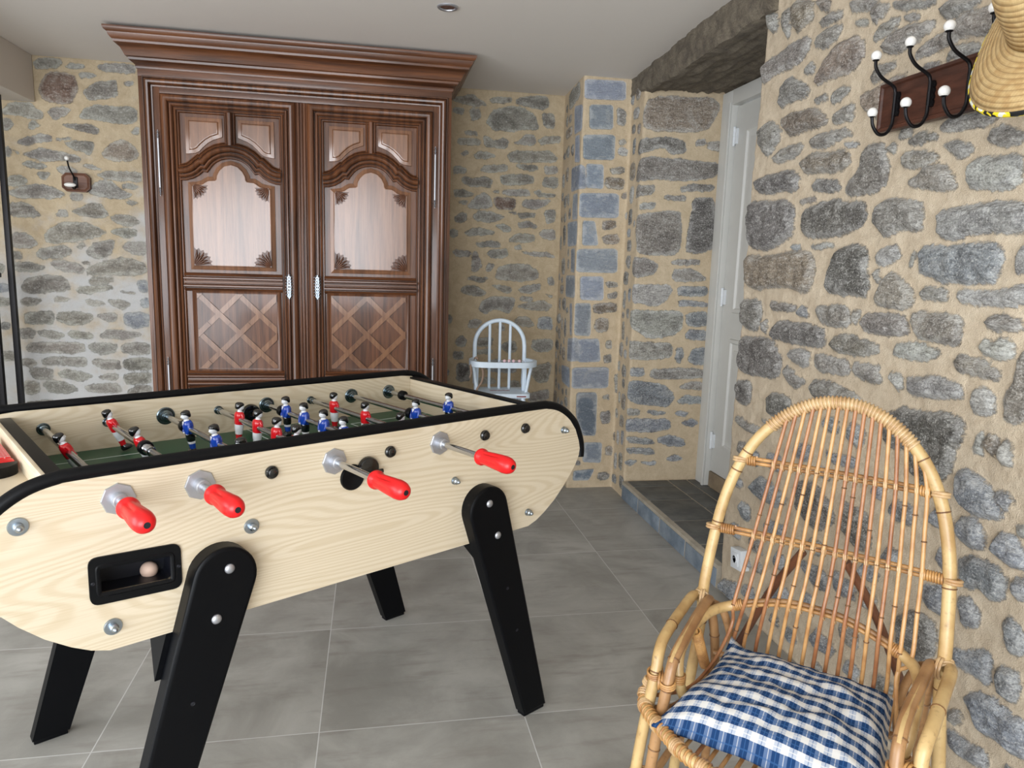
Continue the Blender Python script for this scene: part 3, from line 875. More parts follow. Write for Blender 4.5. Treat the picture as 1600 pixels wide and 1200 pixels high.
def stone_wall(name, path, z0, z1, step, stones, relief, mat, label=None, side=1, seed=1, rag=.003, thick=.10):
    P = [np.array(p, float) for p in path]
    S = [0.0]; ss = []
    for i in range(len(P)-1): S.append(S[-1]+np.linalg.norm(P[i+1]-P[i]))
    for i in range(len(P)-1):
        n = max(1, int(round((S[i+1]-S[i])/step))); ss += list(np.linspace(S[i], S[i+1], n, endpoint=False))
    ss.append(S[-1]); ss = np.array(ss); nz = int(round((z1-z0)/step))+1; zz = np.linspace(z0, z1, nz)
    def at(s):
        s = min(max(s, 0), S[-1]-1e-9); i = max(k for k in range(len(S)-1) if S[k] <= s); t = (s-S[i])/(S[i+1]-S[i])
        d = (P[i+1]-P[i])/np.linalg.norm(P[i+1]-P[i]); return P[i]*(1-t)+P[i+1]*t, np.array([-d[1], d[0]])*side
    pos = []; nor = []
    for s in ss:
        p, _ = at(s); acc = sum(at(s+e)[1] for e in (-.018, -.009, 0, .009, .018)); acc /= np.linalg.norm(acc)
        q = sum(at(s+e)[0] for e in (-.012, 0, .012))/3
        pos.append(q if 0 < s < S[-1] else p); nor.append(acc)
    pos = np.array(pos); nor = np.array(nor)
    ns = len(ss); X, Z = np.meshgrid(ss, zz, indexing='ij')
    wx = X+.016*fbm(X, Z, 16, seed+5, 4); wz = Z+.016*fbm(X, Z, 16, seed+9, 4)
    sd = np.full((ns, nz), -.05); col = np.full((ns, nz, 4), .5); amp = np.ones((ns, nz))
    rnd = random.Random(seed)
    for k, p in stones:
        dressed = k in 'qQ'
        p = chaikin(p, 2, .08 if dressed else .15)
        c_ = p.mean(0); e = .05
        i0 = np.searchsorted(ss, p[:,0].min()-e); i1 = np.searchsorted(ss, p[:,0].max()+e)
        j0 = np.searchsorted(zz, p[:,1].min()-e); j1 = np.searchsorted(zz, p[:,1].max()+e)
        if i1 <= i0 or j1 <= j0: continue
        gx = (X if dressed else wx)[i0:i1, j0:j1]; gz = (Z if dressed else wz)[i0:i1, j0:j1]
        dm = np.full(gx.shape, 9.0); ins = np.zeros(gx.shape, bool)
        for a, b in zip(p, np.roll(p, -1, 0)):
            ab = b-a; L2 = max(1e-12, ab@ab)
            t = np.clip(((gx-a[0])*ab[0]+(gz-a[1])*ab[1])/L2, 0, 1)
            dm = np.minimum(dm, np.hypot(gx-a[0]-t*ab[0], gz-a[1]-t*ab[1]))
            cr = ((a[1] > gz) != (b[1] > gz)) & (gx < (b[0]-a[0])*(gz-a[1])/((b[1]-a[1]) if abs(b[1]-a[1]) > 1e-12 else 1e-12)+a[0])
            ins ^= cr
        d = np.where(ins, dm, -dm)+(.0015 if dressed else .004); cur = sd[i0:i1, j0:j1]; up = d > cur
        cur[up] = d[up]
        c = np.array(lin(KIND[k]))[:3]*rnd.uniform(.82, 1.2); c = np.append(c*np.array([rnd.uniform(.97,1.04), 1, rnd.uniform(.94,1.05)]), 1.0 if dressed else 0.0)
        col[i0:i1, j0:j1][up] = c
        amp[i0:i1, j0:j1][up] = .25 if dressed else rnd.uniform(.6, 1.3)
    t = np.clip((sd+.004)/.024, 0, 1); t = t*t*(3-2*t)
    rough = fbm(X, Z, 26, seed+31, 5)
    hgt = relief*amp*t*(1+.0*rough)+t*relief*1.1*rough*np.where(amp < .3, .2, 1)
    hgt += (1-t)*relief*.55*fbm(X, Z, 20, seed+3, 5)+relief*.9*fbm(X, Z, 2.3, seed+7, 3)
    edge = np.clip(np.minimum(Z-z0, z1-Z)/.01, 0, 1)
    hgt = hgt*edge
    V_ = np.empty((ns, nz, 3)); V_[...,0] = pos[:,0][:,None]+nor[:,0][:,None]*hgt; V_[...,1] = pos[:,1][:,None]+nor[:,1][:,None]*hgt; V_[...,2] = Z
    if rag: V_[0,:,1] += 0
    # a solid back so that the wall has thickness
    bk = np.stack([pos[:,0]-nor[:,0]*thick, pos[:,1]-nor[:,1]*thick], 1)
    extra = [(b[0], b[1], z0) for b in bk]+[(b[0], b[1], z1) for b in bk]
    verts = np.concatenate([V_.reshape(-1, 3), np.array(extra)])
    I, J = np.meshgrid(np.arange(ns-1), np.arange(nz-1), indexing='ij')
    a = (I*nz+J).ravel(); F = np.stack([a, a+nz, a+nz+1, a+1], 1)
    if side < 0: F = F[:, ::-1]
    N0 = ns*nz; ex = []
    for i in range(ns-1):
        ex.append((N0+i, N0+ns+i, N0+ns+i+1, N0+i+1))
        ex.append((i*nz, N0+i, N0+i+1, (i+1)*nz)); ex.append((i*nz+nz-1, (i+1)*nz+nz-1, N0+ns+i+1, N0+ns+i))
    F = np.concatenate([F, np.array(ex)])
    caps = [[j for j in range(nz)]+[N0+ns, N0], [(ns-1)*nz+j for j in range(nz)]+[N0+2*ns-1, N0+ns-1]]
    me = bpy.data.meshes.new(name)
    loops = np.concatenate([F.ravel(), np.array(caps[0]), np.array(caps[1])])
    nF = len(F)
    me.vertices.add(len(verts)); me.vertices.foreach_set('co', verts.ravel())
    me.loops.add(len(loops)); me.loops.foreach_set('vertex_index', loops.astype(np.int32))
    me.polygons.add(nF+2); st = np.concatenate([np.arange(nF)*4, [nF*4, nF*4+len(caps[0])]])
    me.polygons.foreach_set('loop_start', st.astype(np.int32))
    me.update(calc_edges=True); me.validate()
    me.polygons.foreach_set('use_smooth', np.array([True]*(ns-1)*(nz-1)+[False]*(len(me.polygons)-(ns-1)*(nz-1))))
    full = np.concatenate([sd.ravel(), np.full(2*ns, -.05)]); at1 = me.attributes.new('sd', 'FLOAT', 'POINT'); at1.data.foreach_set('value', full.astype(np.float32))
    fc = np.concatenate([col.reshape(-1, 4), np.tile([.5,.5,.5,0], (2*ns, 1))]); at2 = me.attributes.new('sc', 'FLOAT_COLOR', 'POINT'); at2.data.foreach_set('color', fc.ravel().astype(np.float32))
    me.materials.append(mat)
    o = bpy.data.objects.new(name, me); COL.objects.link(o)
    return tag(o, label, kind='structure')

CEIL = 2.403
rs = random.Random(11)
st = parse(RIGHT); st += fillers(st, 0.02, 1.95, .03, 2.36, rs); st += fillers(st, 1.95, 3.45, .03, 1.0, rs, tries=900, wr=(.07,.14), hr=(.05,.08), kinds='bbg'); st += fillers(st, 3.53, 4.0, .03, 2.3, rs, tries=500)
stone_wall('wall_right', [(1.45,-.8),(1.45,2.69),(1.97,2.69)], 0, CEIL, .0062, st, .022, M['stone_r'], 'rubble stone wall with sandy mortar behind the rattan chair', 1, 3)
st = parse(PILLAR); st += fillers(st, 0.02, .50, .03, 2.34, rs, wr=(.05,.12), hr=(.05,.13), gap=.018); st += fillers(st, .80, 1.02, .03, 2.34, rs, wr=(.04,.1), hr=(.05,.12), gap=.02)
st += fillers(st, .53, .80, .03, 2.34, rs, wr=(.05,.09), hr=(.04,.07), gap=.016, tries=500)
stone_wall('wall_pillar', [(1.19,4.66),(1.165,4.15),(1.455,4.15),(1.45,3.93),(1.98,3.93)], 0, CEIL, .007, st, .007, M['stone_p'], 'stone pillar with blue-grey corner blocks and the alcove wall beside it', -1, 5)
st = parse(BACK); st += fillers(st, .02, 4.38, .03, 2.36, rs, wr=(.1,.3), hr=(.05,.12), tries=3500, kinds='ggdb')
stone_wall('wall_back', [(-3.2,4.66),(1.21,4.66)], 0, CEIL, .0095, st, .007, M['stone_b'], 'rubble stone wall behind the carved wardrobe', -1, 8)

# ------------------------------------------------------------------ floor, ceiling, beam, outer walls
def struct(name, mb, m, label=None, parent=None, **kw):
    o = mb.build(name, m, parent, **kw)
    return tag(o, label, kind='structure') if parent is None else o
struct('floor', MB().box((-3.3,-2.6,-.08), (2.1,4.8,0)), M['floor'], 'grey square floor tiles with thin pale joints')
struct('ceiling', MB().box((-3.3,-2.6,CEIL), (2.1,4.8,CEIL+.08)), M['ceiling'], 'flat matt grey-white ceiling')
struct('trim_1', MB().box((-3.3,-2.6,2.155), (-1.845,4.655,CEIL-.001), 0, .004), M['ceiling'], 'boxed white beam under the ceiling at the left')
struct('wall_left', MB().box((-3.35,2.4,0), (-3.2,4.8,CEIL)).box((-3.35,-2.6,0), (-3.2,-.9,CEIL)).box((-3.35,-.9,2.3), (-3.2,2.4,CEIL)), M['plaster'], 'white plastered side wall with a wide opening')
struct('wall_rear', MB().box((-3.3,-2.7,0), (-3.05,-2.55,CEIL)).box((.35,-2.7,0), (2.1,-2.55,CEIL)).box((-3.05,-2.7,2.33), (.35,-2.55,CEIL)), M['plaster'], 'white plastered wall around the glazed bay')
struct('wall_outer', MB().box((1.56,-2.6,0), (1.7,-.81,CEIL)), M['plaster'], 'plain plastered wall beyond the stone wall')
fr = MB()
for x in (-3.03, -1.93, -.79, .33): fr.box((x-.025,-2.64,0), (x+.025,-2.59,2.33), 0, .004)
fr.box((-3.05,-2.64,0), (.35,-2.59,.06)).box((-3.05,-2.64,2.27), (.35,-2.59,2.33))
struct('window_1', fr, M['plastic'], 'white framed glazed bay')

# ------------------------------------------------------------------ lintel, step and door of the alcove
def lintel():
    nx, ny = 40, 90; vs = []; fs = []
    Y0, Y1, X0, X1 = 2.60, 4.16, 1.437, 1.97
    def fx(y): return 1.448-.050*min(1, max(0, (4.15-y)/1.1))
    def bot(x, y):
        e = noise.noise(Vector((x*9, y*5, 3)))*.012+noise.noise(Vector((x*26, y*9, 7)))*.008
        lay = .012*noise.noise(Vector((x*34, y*3.5, 11)))+.006*noise.noise(Vector((x*80, y*6, 4)))
        t = max(0, (y-3.45)/.55); q = max(0, min(1, (x-1.44)/.45))
        return 2.268+e+lay+.045*q+.035*min(1, t)**2*(1-q)+max(0, 2.72-y)*.10
    prof = []
    for j in range(ny+1):
        y = Y0+(Y1-Y0)*j/ny; ring = []
        for i in range(9):     # rough face, top to bottom
            z = CEIL+.02+(bot(X0, y)-CEIL-.02)*i/8; bx_ = fx(y)
            x = bx_+.014*noise.noise(Vector((y*9, z*16, 2)))+.006*noise.noise(Vector((y*30, z*40, 5)))+(.012 if i == 8 else 0)
            ring.append((x, y, z))
        for i in range(1, nx+1):
            x = X0+.012+(X1-X0-.012)*i/nx; ring.append((x, y, bot(x, y)))
        ring.append((X1, y, CEIL+.02)); prof.append(ring)
    m = len(prof[0]); vs = [p for r_ in prof for p in r_]
    for j in range(ny):
        for i in range(m):
            k = (i+1) % m; fs.append((j*m+i, (j+1)*m+i, (j+1)*m+k, j*m+k))
    fs.append(list(range(m))); fs.append([ny*m+i for i in range(m)][::-1])
    return MB().add(vs, fs)
struct('trim_2', lintel(), M['rock'], 'rough granite lintel slab over the door alcove', angle=60)

stp = empty('stone_step', (1.70,3.31,0), 0, 'low step of dark slate slabs with blue stone riser in the alcove', 'step')
def SL(p): return (p[0]-1.70, p[1]-3.31, p[2])
mb = MB().box(SL((1.441,2.70,0)), SL((1.96,3.925,.104)), 0, .004); mb.build('mortar_bed', M['render'], stp)
mb = MB(); ys = [2.702, 3.028, 3.341, 3.654, 3.92]
for a, b in zip(ys, ys[1:]):
    mb.box(SL((1.438,a+.006,.004)), SL((1.458,b-.006,.086)), 0, .003)
tag(mb.build('riser', M['bluestone'], stp), 'blue-grey stone riser blocks')
mb = MB()
for (x0, x1, yy) in ((1.470,1.715,(2.705,2.93,3.24,3.56,3.80,3.918)), (1.727,1.835,(2.705,3.02,3.2,3.42,3.66,3.918)), (1.847,1.95,(2.705,2.9,3.1,3.32,3.52,3.75,3.918))):
    for a, b in zip(yy, yy[1:]): mb.box(SL((x0,a+.006,.09)), SL((x1,b-.006,.108)), 0, .004)
tag(mb.build('tread', M['slate'], stp), 'dark slate slabs with pale joints')

X = 1.945
def door():
    m = MB()
    y0, y1, z0, z1 = 2.98, 3.785, .20, 2.215
    m.box((X-.022,y0,z0), (X+.012,y1,z1), 0, .002)
    d = MB(); f = lambda a, b, h: (X-.022-h, a, b)
    for (za, zb) in ((.36,.98), (1.12,2.09)):
        for (ya, yb) in ((3.06,3.34), (3.40,3.66)):
            m.sweep([(ya,za),(yb,za),(yb,zb),(ya,zb)], [(-.0,.0),(.004,.012),(.02,.014),(.028,.004),(.05,.004),(.07,.012)], f)
            m.box((X-.034,ya+.06,za+.06), (X-.02,yb-.06,zb-.06), 0, .003)
    dr = tag(m.build('door_1', M['doorwhite']), 'pale grey panelled door seen edge-on in the stone alcove', kind='structure')
    k = MB()
    k.box((X-.055,3.79,.108), (X+.02,3.905,2.30), 0, .006).box((X-.055,2.86,.108), (X+.02,2.975,2.30), 0, .006).box((X-.055,2.975,2.222), (X+.02,3.79,2.30), 0, .004)
    k.box((X-.066,3.79,.108), (X-.055,3.812,2.235), 0, .003)
    k.build('door_frame', M['doorwhite'], dr)
    for z in (.38, 1.20, 2.06):
        h = MB().lathe([(.0,-.052),(.007,-.05),(.008,-.002),(.006,0),(.008,.002),(.008,.05),(.0,.052)], (X-.032,3.782,z), seg=10)
        h.box((X-.034,3.755,z-.04), (X-.022,3.785,z+.04)); h.build('hinge', M['plastic'], dr)
    hd = MB().lathe([(.022,0),(.022,.006),(.008,.008),(.008,.04)], (X-.024,3.04,1.05), (-1,0,0), 14).tube([(X-.06,3.04,1.05),(X-.062,3.16,1.05)], .008, 8, smooth=2)
    hd.build('door_handle', M['steel'], dr)
    th = MB().box((X-.03,2.98,.100), (X+.015,3.785,.197), 0, .003); tag(th.build('threshold', M['tan'], dr), 'tan mortar sill')
door()

# ------------------------------------------------------------------ ceiling spot, sockets, hooks, posts
sp_ = empty('recessed_spotlight', (.309,3.262,CEIL), 0, 'small round recessed ceiling spotlight, unlit', 'light')
MB().lathe([(.044,0),(.044,-.004),(.040,-.007),(.032,-.006),(.030,.0)], seg=36).build('ring', M['steel'], sp_)
tag(MB().lathe([(.031,-.001),(.030,-.003),(.018,.0-.002),(.0,-.001)], seg=30).build('lamp', M['chrome'], sp_), 'mirrored lamp')

so = empty('wall_socket', (1.425,2.512,.215), 0, 'small white wall socket low on the stone wall behind the rattan chair', 'socket')
SR = Matrix.Rotation(R(-8), 4, 'X')
a = MB().box((-.012,-.041,-.041), (.03,.041,.041), 0, .004, SR); a.build('cover_plate', M['plastic'], so)
a = MB().box((-.016,-.024,-.026), (-.010,.024,.026), 0, .003, SR).lathe([(.018,0),(.018,.004),(.015,.004),(.015,.001),(.0,.001)], (-.015,0,0), (-1,0,0), 20); a.build('insert', M['plastic'], so)
a = MB().lathe([(.0026,0),(.0026,.006)], (-.015,0,.006), (-1,0,0), 8); a.build('earth_pin', M['steel'], so)

def post(x, y, z1, r=.014):
    return MB().box((x-r,y-r,0), (x+r,y+r,z1), 0, .003)
pr = empty('metal_railing', (-2.0,4.5,0), 0, 'black metal stair railing with tall post at far left', 'railing')
def PL(mb_): mb_.v = [(p[0]+2.0, p[1]-4.5, p[2]) for p in mb_.v]; return mb_
PL(MB().box((-1.972,4.47,0), (-1.945,4.50,2.154), 0, .003)).build('post', M['iron'], pr)
PL(MB().box((-2.035,4.40,0), (-2.005,4.43,1.19), 0, .003)).build('post', M['iron'], pr)
PL(MB().box((-2.032,3.0,1.19), (-2.0,4.47,1.215), 0, .004)).build('handrail', M['iron'], pr)
PL(MB().box((-2.028,3.0,.08), (-2.008,4.42,.10), 0, .003)).build('bottom_rail', M['iron'], pr)
for y in (3.9,4.05,4.2,4.31): PL(MB().box((-2.024,y-.006,.1), (-2.012,y+.006,1.19))).build('baluster', M['iron'], pr)

# wall hook on its plaque, at the left
hk = empty('wall_hook', (-1.655,4.64,1.729), 0, 'single hook with white porcelain knobs on an octagonal wooden plaque', 'hook')
oc = [(-.073,-.03),(-.05,-.052),(.05,-.052),(.073,-.03),(.073,.03),(.05,.052),(-.05,.052),(-.073,.03)]
pq = MB().prism(oc, lambda a, b, d: (a, d, b), .012, -.012).sweep(oc, [(0,0),(.002,.012),(.008,.017),(.014,.012)], lambda a, b, h: (a, -h, b))
pq.build('plaque', M['plaque'], hk)
a = MB().box((-.012,-.020,-.03), (.012,-.010,.03), 0, .004)
a.tube([(0,-.018,.01),(-.004,-.03,.035),(-.012,-.06,.075),(-.012,-.08,.112)], .0045, 8, smooth=5)
a.tube([(0,-.018,-.015),(.004,-.035,-.035),(.006,-.065,-.040),(.006,-.085,-.028)], .0045, 8, smooth=5); a.build('hook_arm', M['iron'], hk)
sph = lambda c, r, sx=1, sy=1: MB().lathe([(r*math.sin(PI*i/12)+.00005, -r*math.cos(PI*i/12)) for i in range(13)], c, seg=20, sx=sx, sy=sy)
sph((-.012,-.084,.122), .0125).build('knob', M['porcelain'], hk)
sph((.0,-.095,-.022), .012, 2.6, 1.2).build('knob', M['porcelain'], hk)

# coat rack on the right wall
cr = empty('coat_rack', (1.435,1.45,1.805), 0, 'dark wooden coat rack with black double hooks and white knobs', 'coat rack')
y0, y1, z0, z1 = -.54, .478, -.064, .066
bd = MB().box((-.024,y0,z0), (.0,y1,z1), 0, .003)
bd.sweep([(y0,z0),(y1,z0),(y1,z1),(y0,z1)], [(0,0),(0,.006),(.003,.009),(.009,.009),(.014,.003),(.014,0)], lambda a, b, h: (-.024-h+.004, a, b)); bd.build('board', M['rack'], cr)
def hook_part(y):
    h = MB()
    h.box((-.034,y-.006,-.032), (-.022,y+.006,.032), 0, .002)
    for z in (-.022,-.008,.008,.022): h.lathe([(.009,0),(.009,.006),(.0,.007)], (-.024,y,z), (-1,0,0), 10, sy=1.0)
    h.tube([(-.036,y,.03),(-.036,y,-.03)], .0052, 10)
    h.tube([(-.036,y,.028),(-.045,y,.045),(-.083,y,.065),(-.103,y,.088),(-.106,y,.106)], .0045, 9, smooth=6)
    h.tube([(-.036,y,-.028),(-.038,y,-.055),(-.052,y,-.078),(-.075,y,-.082),(-.094,y,-.062),(-.100,y,-.040)], .0045, 9, smooth=6)
    h.lathe([(.002,0),(.0085,.003),(.0085,.005),(.006,.008)], (-.106,y,.103), (0,0,1), 12)
    h.lathe([(.002,0),(.0085,.003),(.0085,.005),(.006,.008)], (-.1,y,-.041), (0,0,1), 12)
    o = h.build('hook', M['iron'], cr)
    sph((-.106,y,.1185), .0135).build('knob', M['porcelain'], o); sph((-.1,y,-.027), .0135).build('knob', M['porcelain'], o)
for y in (.40,.272,.144,.016,-.112,-.240,-.368): hook_part(y)

# straw hat over the fourth hook
def uv_lathe(name, prof, seg, mat, parent, wob=.0):
    vs = []; fs = []; uvs = []; L = [0]
    for i in range(1, len(prof)): L.append(L[-1]+math.hypot(prof[i][0]-prof[i-1][0], prof[i][1]-prof[i-1][1]))
    for i, (r_, h_) in enumerate(prof):
        for k in range(seg):
            a = 2*PI*k/seg; q = max(0, (r_-.095)/.09)
            vs.append((r_*math.cos(a), r_*math.sin(a)*.94, h_+wob*q*(math.sin(2*a+.6)+.4*math.sin(3*a))))
    me = bpy.data.meshes.new(name)
    for i in range(len(prof)-1):
        for k in range(seg): fs.append((i*seg+k, i*seg+(k+1) % seg, (i+1)*seg+(k+1) % seg, (i+1)*seg+k))
    me.from_pydata(vs, [], fs); uvl = me.uv_layers.new(name='UVMap'); li = 0
    for i in range(len(prof)-1):
        for k in range(seg):
            for (u, v_) in ((k/seg, L[i]), ((k+1)/seg, L[i]), ((k+1)/seg, L[i+1]), (k/seg, L[i+1])):
                uvl.data[li].uv = (u, v_/.3); li += 1
    me.materials.append(mat); me.polygons.foreach_set('use_smooth', [True]*len(fs))
    o = bpy.data.objects.new(name, me); COL.objects.link(o); o.parent = parent
    sm = o.modifiers.new('thickness', 'SOLIDIFY'); sm.thickness = .004; sm.offset = -1
    return o
ht = empty('straw_hat', (1.262,1.222,1.842), 0, 'braided straw hat with spotted yellow edge hanging on the coat rack', 'hat')
ht.rotation_euler = (R(4), R(-60), R(8)); ht.scale = (1.1, 1.1, 1.1)
crown = [(.002,.125),(.03,.124),(.05,.118),(.066,.106),(.076,.09),(.082,.065),(.087,.03),(.092,.008)]
brim = [(.092,.008),(.100,.0),(.115,-.004),(.135,-.008),(.155,-.014),(.172,-.024),(.186,-.036)]
bo = uv_lathe('brim', brim, 96, M['straw'], ht, .016); uv_lathe('crown', crown, 96, M['straw'], ht)
tr = [(.186*math.cos(2*PI*k/96), .186*math.sin(2*PI*k/96)*.94, -.038+.016*(.091/.09)*(math.sin(4*PI*k/96+.6)+.4*math.sin(6*PI*k/96))) for k in range(96)]
tag(MB().tube(tr, .0065, 8, closed=True).build('edge_trim', M['trim'], ht), 'yellow, white and black spotted edge')

# ------------------------------------------------------------------ football table
TA = R(31.4); TU = Vector((math.cos(TA), math.sin(TA), 0)); TV = Vector((math.sin(TA), -math.cos(TA), 0))
tb = empty('foosball_table', TU*.861+TV*(-1.823), TA, 'pale wood table football game with black legs and red handles', 'game table')
def T(u, c, z): return (u-.861, -c-1.823, z)
CN, CB, ZR, ZF = -1.458, -2.1875, .884, .812
UR = [.339+.1494*i for i in range(8)]
half = [(1.412,.587),(1.444,.598),(1.476,.616),(1.516,.645),(1.554,.681),(1.584,.716),(1.606,.745),(1.618,.769),(1.621,.79),(1.615,.815),(1.598,.853),(1.573,.884),(1.546,.906),(1.515,.922),(1.48,.932),(1.44,.936)]
outl = half+[(1.722-a, b) for a, b in half[::-1]]
slot = rounded([(.292,.700),(.433,.693),(.433,.758),(.292,.765)], .012, 4)
def side(c0, c1, holes, name='side_panel'):
    m = MB().prism(outl, lambda a, b, d: T(a, d, b), c0, c1, 0, holes); return m.build(name, M['beech'], tb, 30)
side(CN, CN-.022, [slot]); side(CB, CB+.022, [])
def rail(c):
    pts = [(1.632,.762),(1.632,.79),(1.624,.822),(1.604,.864),(1.580,.890),(1.55,.913),(1.518,.929),(1.48,.938),(1.44,.9405),(1.2,.9415)]
    p = [T(a, c, b) for a, b in pts]+[T(1.722-a, c, b) for a, b in pts[::-1]]
    pp = cat(p, 4)
    return MB().tube(pp, .0135, 12).build('edge_rail', M['rubber'], tb, 60)
rail(CN-.009); rail(CB+.009)
# inside walls, ends, playing field
ep = MB().box(T(1.476,CB+.023,.63), T(1.496,CN-.023,.922), 0, .001); ep.build('end_panel', M['beech'], tb)
tag(MB().box(T(1.474,CB+.023,.922), T(1.500,CN-.023,.930), 0, .002).build('end_cap', M['rubber'], tb), 'black edge strip')
MB().box(T(1.496,CB+.023,.75), T(1.595,CN-.023,.762)).box(T(1.585,CB+.023,.76), T(1.60,CN-.023,.86), 0, .002).build('end_panel', M['beech'], tb)
tag(MB().box(T(.243,CB+.023,.66), T(.272,CN-.023,.923), 0, .003).build('end_divider', M['rubber'], tb), 'flat black strip')
MB().box(T(.235,CB+.023,.66), T(.243,CN-.023,.923), 0, .001).box(T(.125,CB+.023,.868), T(.235,CN-.023,.878)).build('end_tray', M['beech'], tb)
MB().box(T(.112,CB+.023,.77), T(.125,CN-.023,.885), 0, .002).build('end_panel', M['rubber'], tb)
MB().box(T(.33,CB+.023,.595), T(1.39,CN-.023,.607)).build('bottom_panel', M['beech'], tb)
MB().box(T(.272,CB+.022,ZF-.008), T(1.476,CN-.022,ZF)).build('playfield', M['field'], tb)
ln = MB()
def line(u0, c0, u1, c1, wd=.003):
    if abs(u1-u0) > abs(c1-c0): ln.box(T(u0,c0-wd/2,ZF), T(u1,c0+wd/2,ZF+.0008))
    else: ln.box(T(u0-wd/2,c0,ZF), T(u0+wd/2,c1,ZF+.0008))
line(.274,-2.06,.575,-2.06); line(.274,-1.585,.575,-1.585); line(.575,-2.06,.575,-1.585)
line(1.474,-2.06,1.174,-2.06); line(1.474,-1.585,1.174,-1.585); line(1.174,-2.06,1.174,-1.585)
line(.874,-2.165,.874,-1.48)
ln.tube([T(.874+.1*math.cos(2*PI*k/48), -1.823+.1*math.sin(2*PI*k/48), ZF) for k in range(48)], .0012, 4, closed=True)
tag(ln.build('field_lines', M['line'], tb), 'white pitch lines')
# score / scraper piece in the tray
q = MB().box(T(.140,-2.06,.878), T(.226,-1.83,.903), 0, .008); q.build('tray_block', M['dots'], tb)
tag(MB().box(T(.138,-1.835,.878), T(.228,-1.800,.900), 0, .007).build('tray_block_rim', M['redplastic'], tb), 'plain red rim')
hd = [T(.182+.048*math.cos(PI*k/16)*1.0, -1.792+.048*math.sin(PI*k/16), 0)[:2] for k in range(17)]
tag(MB().prism(hd, lambda a, b, d: (a, b, d), .878, .900).build('tray_knob', M['rubber'], tb), 'black half-round knob')

# legs
def leg(ft, top, r, cin, cout):
    tu, tz = top; f0, f1 = ft
    n = 18
    # tangent points on the round head
    def tang(px, pz, sgn):
        dx, dz = px-tu, pz-tz; d = math.hypot(dx, dz); a = math.atan2(dz, dx); b = math.acos(r/d)
        return a+sgn*b
    aR = tang(f1, .012, 1); aL = tang(f0, .012, -1)
    if aL < aR: aL += 2*PI
    pts = [(f0,.012),(f1,.012)]+[(tu+r*math.cos(aR+(aL-aR)*k/n), tz+r*math.sin(aR+(aL-aR)*k/n)) for k in range(n+1)]
    d0, d1 = (cin, cout)
    g = .006 if cout > cin else -.006
    m = MB().prism(pts, lambda a, b, d: T(a, d, b), d0, d1-g)
    cen = (sum(p[0] for p in pts)/len(pts), sum(p[1] for p in pts)/len(pts))
    f = lambda a, b, h: T(a, d1-g+h, b)
    prof = [(0,0),(.001,g*.5),(.004,g*.9),(.008,g)]
    k0 = len(m.v); m.sweep(pts, prof, f)
    ins = []
    L = len(prof)
    for i in range(len(pts)): ins.append(k0+i*L+L-1)
    p2 = [m.v[i] for i in ins]; m.add(p2, [list(range(len(p2)))])
    o = m.build('leg', M['black'], tb, 32)
    w = (f1-f0)
    MB().box(T(f0+.004,d0+g*.4,0), T(f1-.004,d1-g*1.2,.014), 0, .002).build('foot_pad', M['rubber'], o)
    return o
def domed(u, c, z, r, parent, mat, name='bolt', h=.006, ax=-1):
    y = T(0, c, 0)[1]; x = T(u, 0, 0)[0]
    return MB().lathe([(r,0),(r,.0012),(r*.86,h*.55),(r*.5,h*.9),(.0003,h)], (x,y,z), (0,ax,0), 20).build(name, mat, parent)
lgs = []
for ft, top, bl in (((.262,.352),(.520,.688),((.527,.708),(.497,.607))), ((1.388,1.478),(1.228,.684),((1.226,.704),(1.259,.607)))):
    o = leg(ft, top, .066, CN, CN+.040)
    for u, z in bl: domed(u, CN+.040, z, .0105, o, M['steel'])
    for s in (.44, .30):
        u = top[0]+(sum(ft)/2-top[0])*(1-s/top[1]); domed(u, CN+.0398, s, .0045, o, M['darkhole'], 'screw', .0015)
    o = leg(ft, top, .066, CB, CB-.040)
    for u, z in bl: domed(u, CB-.040, z, .0105, o, M['steel'], ax=1)
    # cross board between the pair
    uu = .46 if ft[0] < 1 else 1.262
    sl = (sum(ft)/2-top[0])/top[1]
    prf = [(CN-.001,.60),(CB+.001,.60),(CB+.001,.492),(CB+.09,.560),(CN-.09,.560),(CN-.001,.492)]
    MB().prism([(c, z) for c, z in prf], lambda a, b, d: T(uu+d+(.60-b)*sl*.9, a, b), -.045, .045).build('cross_board', M['black'], tb)

# bolts and caps on the near panel
def cap_nut(u, z, rw=.0165):
    x, y = T(u, CN, z)[:2]
    m = MB().lathe([(rw,0),(rw,.002),(rw*.93,.0035),(rw*.5,.004)], (x,y,z), (0,-1,0), 26)
    m.lathe([(.0085,.0),(.0085,.009),(.006,.0115),(.0058,.015),(.0035,.019),(.0003,.0205)], (x,y-.003,z), (0,-1,0), 14)
    return m.build('cap_nut', M['zinc'], tb)
for u, z in ((.180,.865),(.591,.773),(.317,.634)): cap_nut(u, z)
for u, z in ((1.136,.775),(1.407,.631),(1.544,.858)): cap_nut(u, z, .0105)
for u, z in ((.180,.865),(.591,.773),(.317,.634),(1.136,.775),(1.407,.631),(1.544,.858)):
    x = T(u, 0, 0)[0]; MB().lathe([(.012,0),(.012,.002),(.006,.006),(.0,.007)], (x, T(0,CB,0)[1], z), (0,1,0), 14).build('cap_nut', M['zinc'], tb)
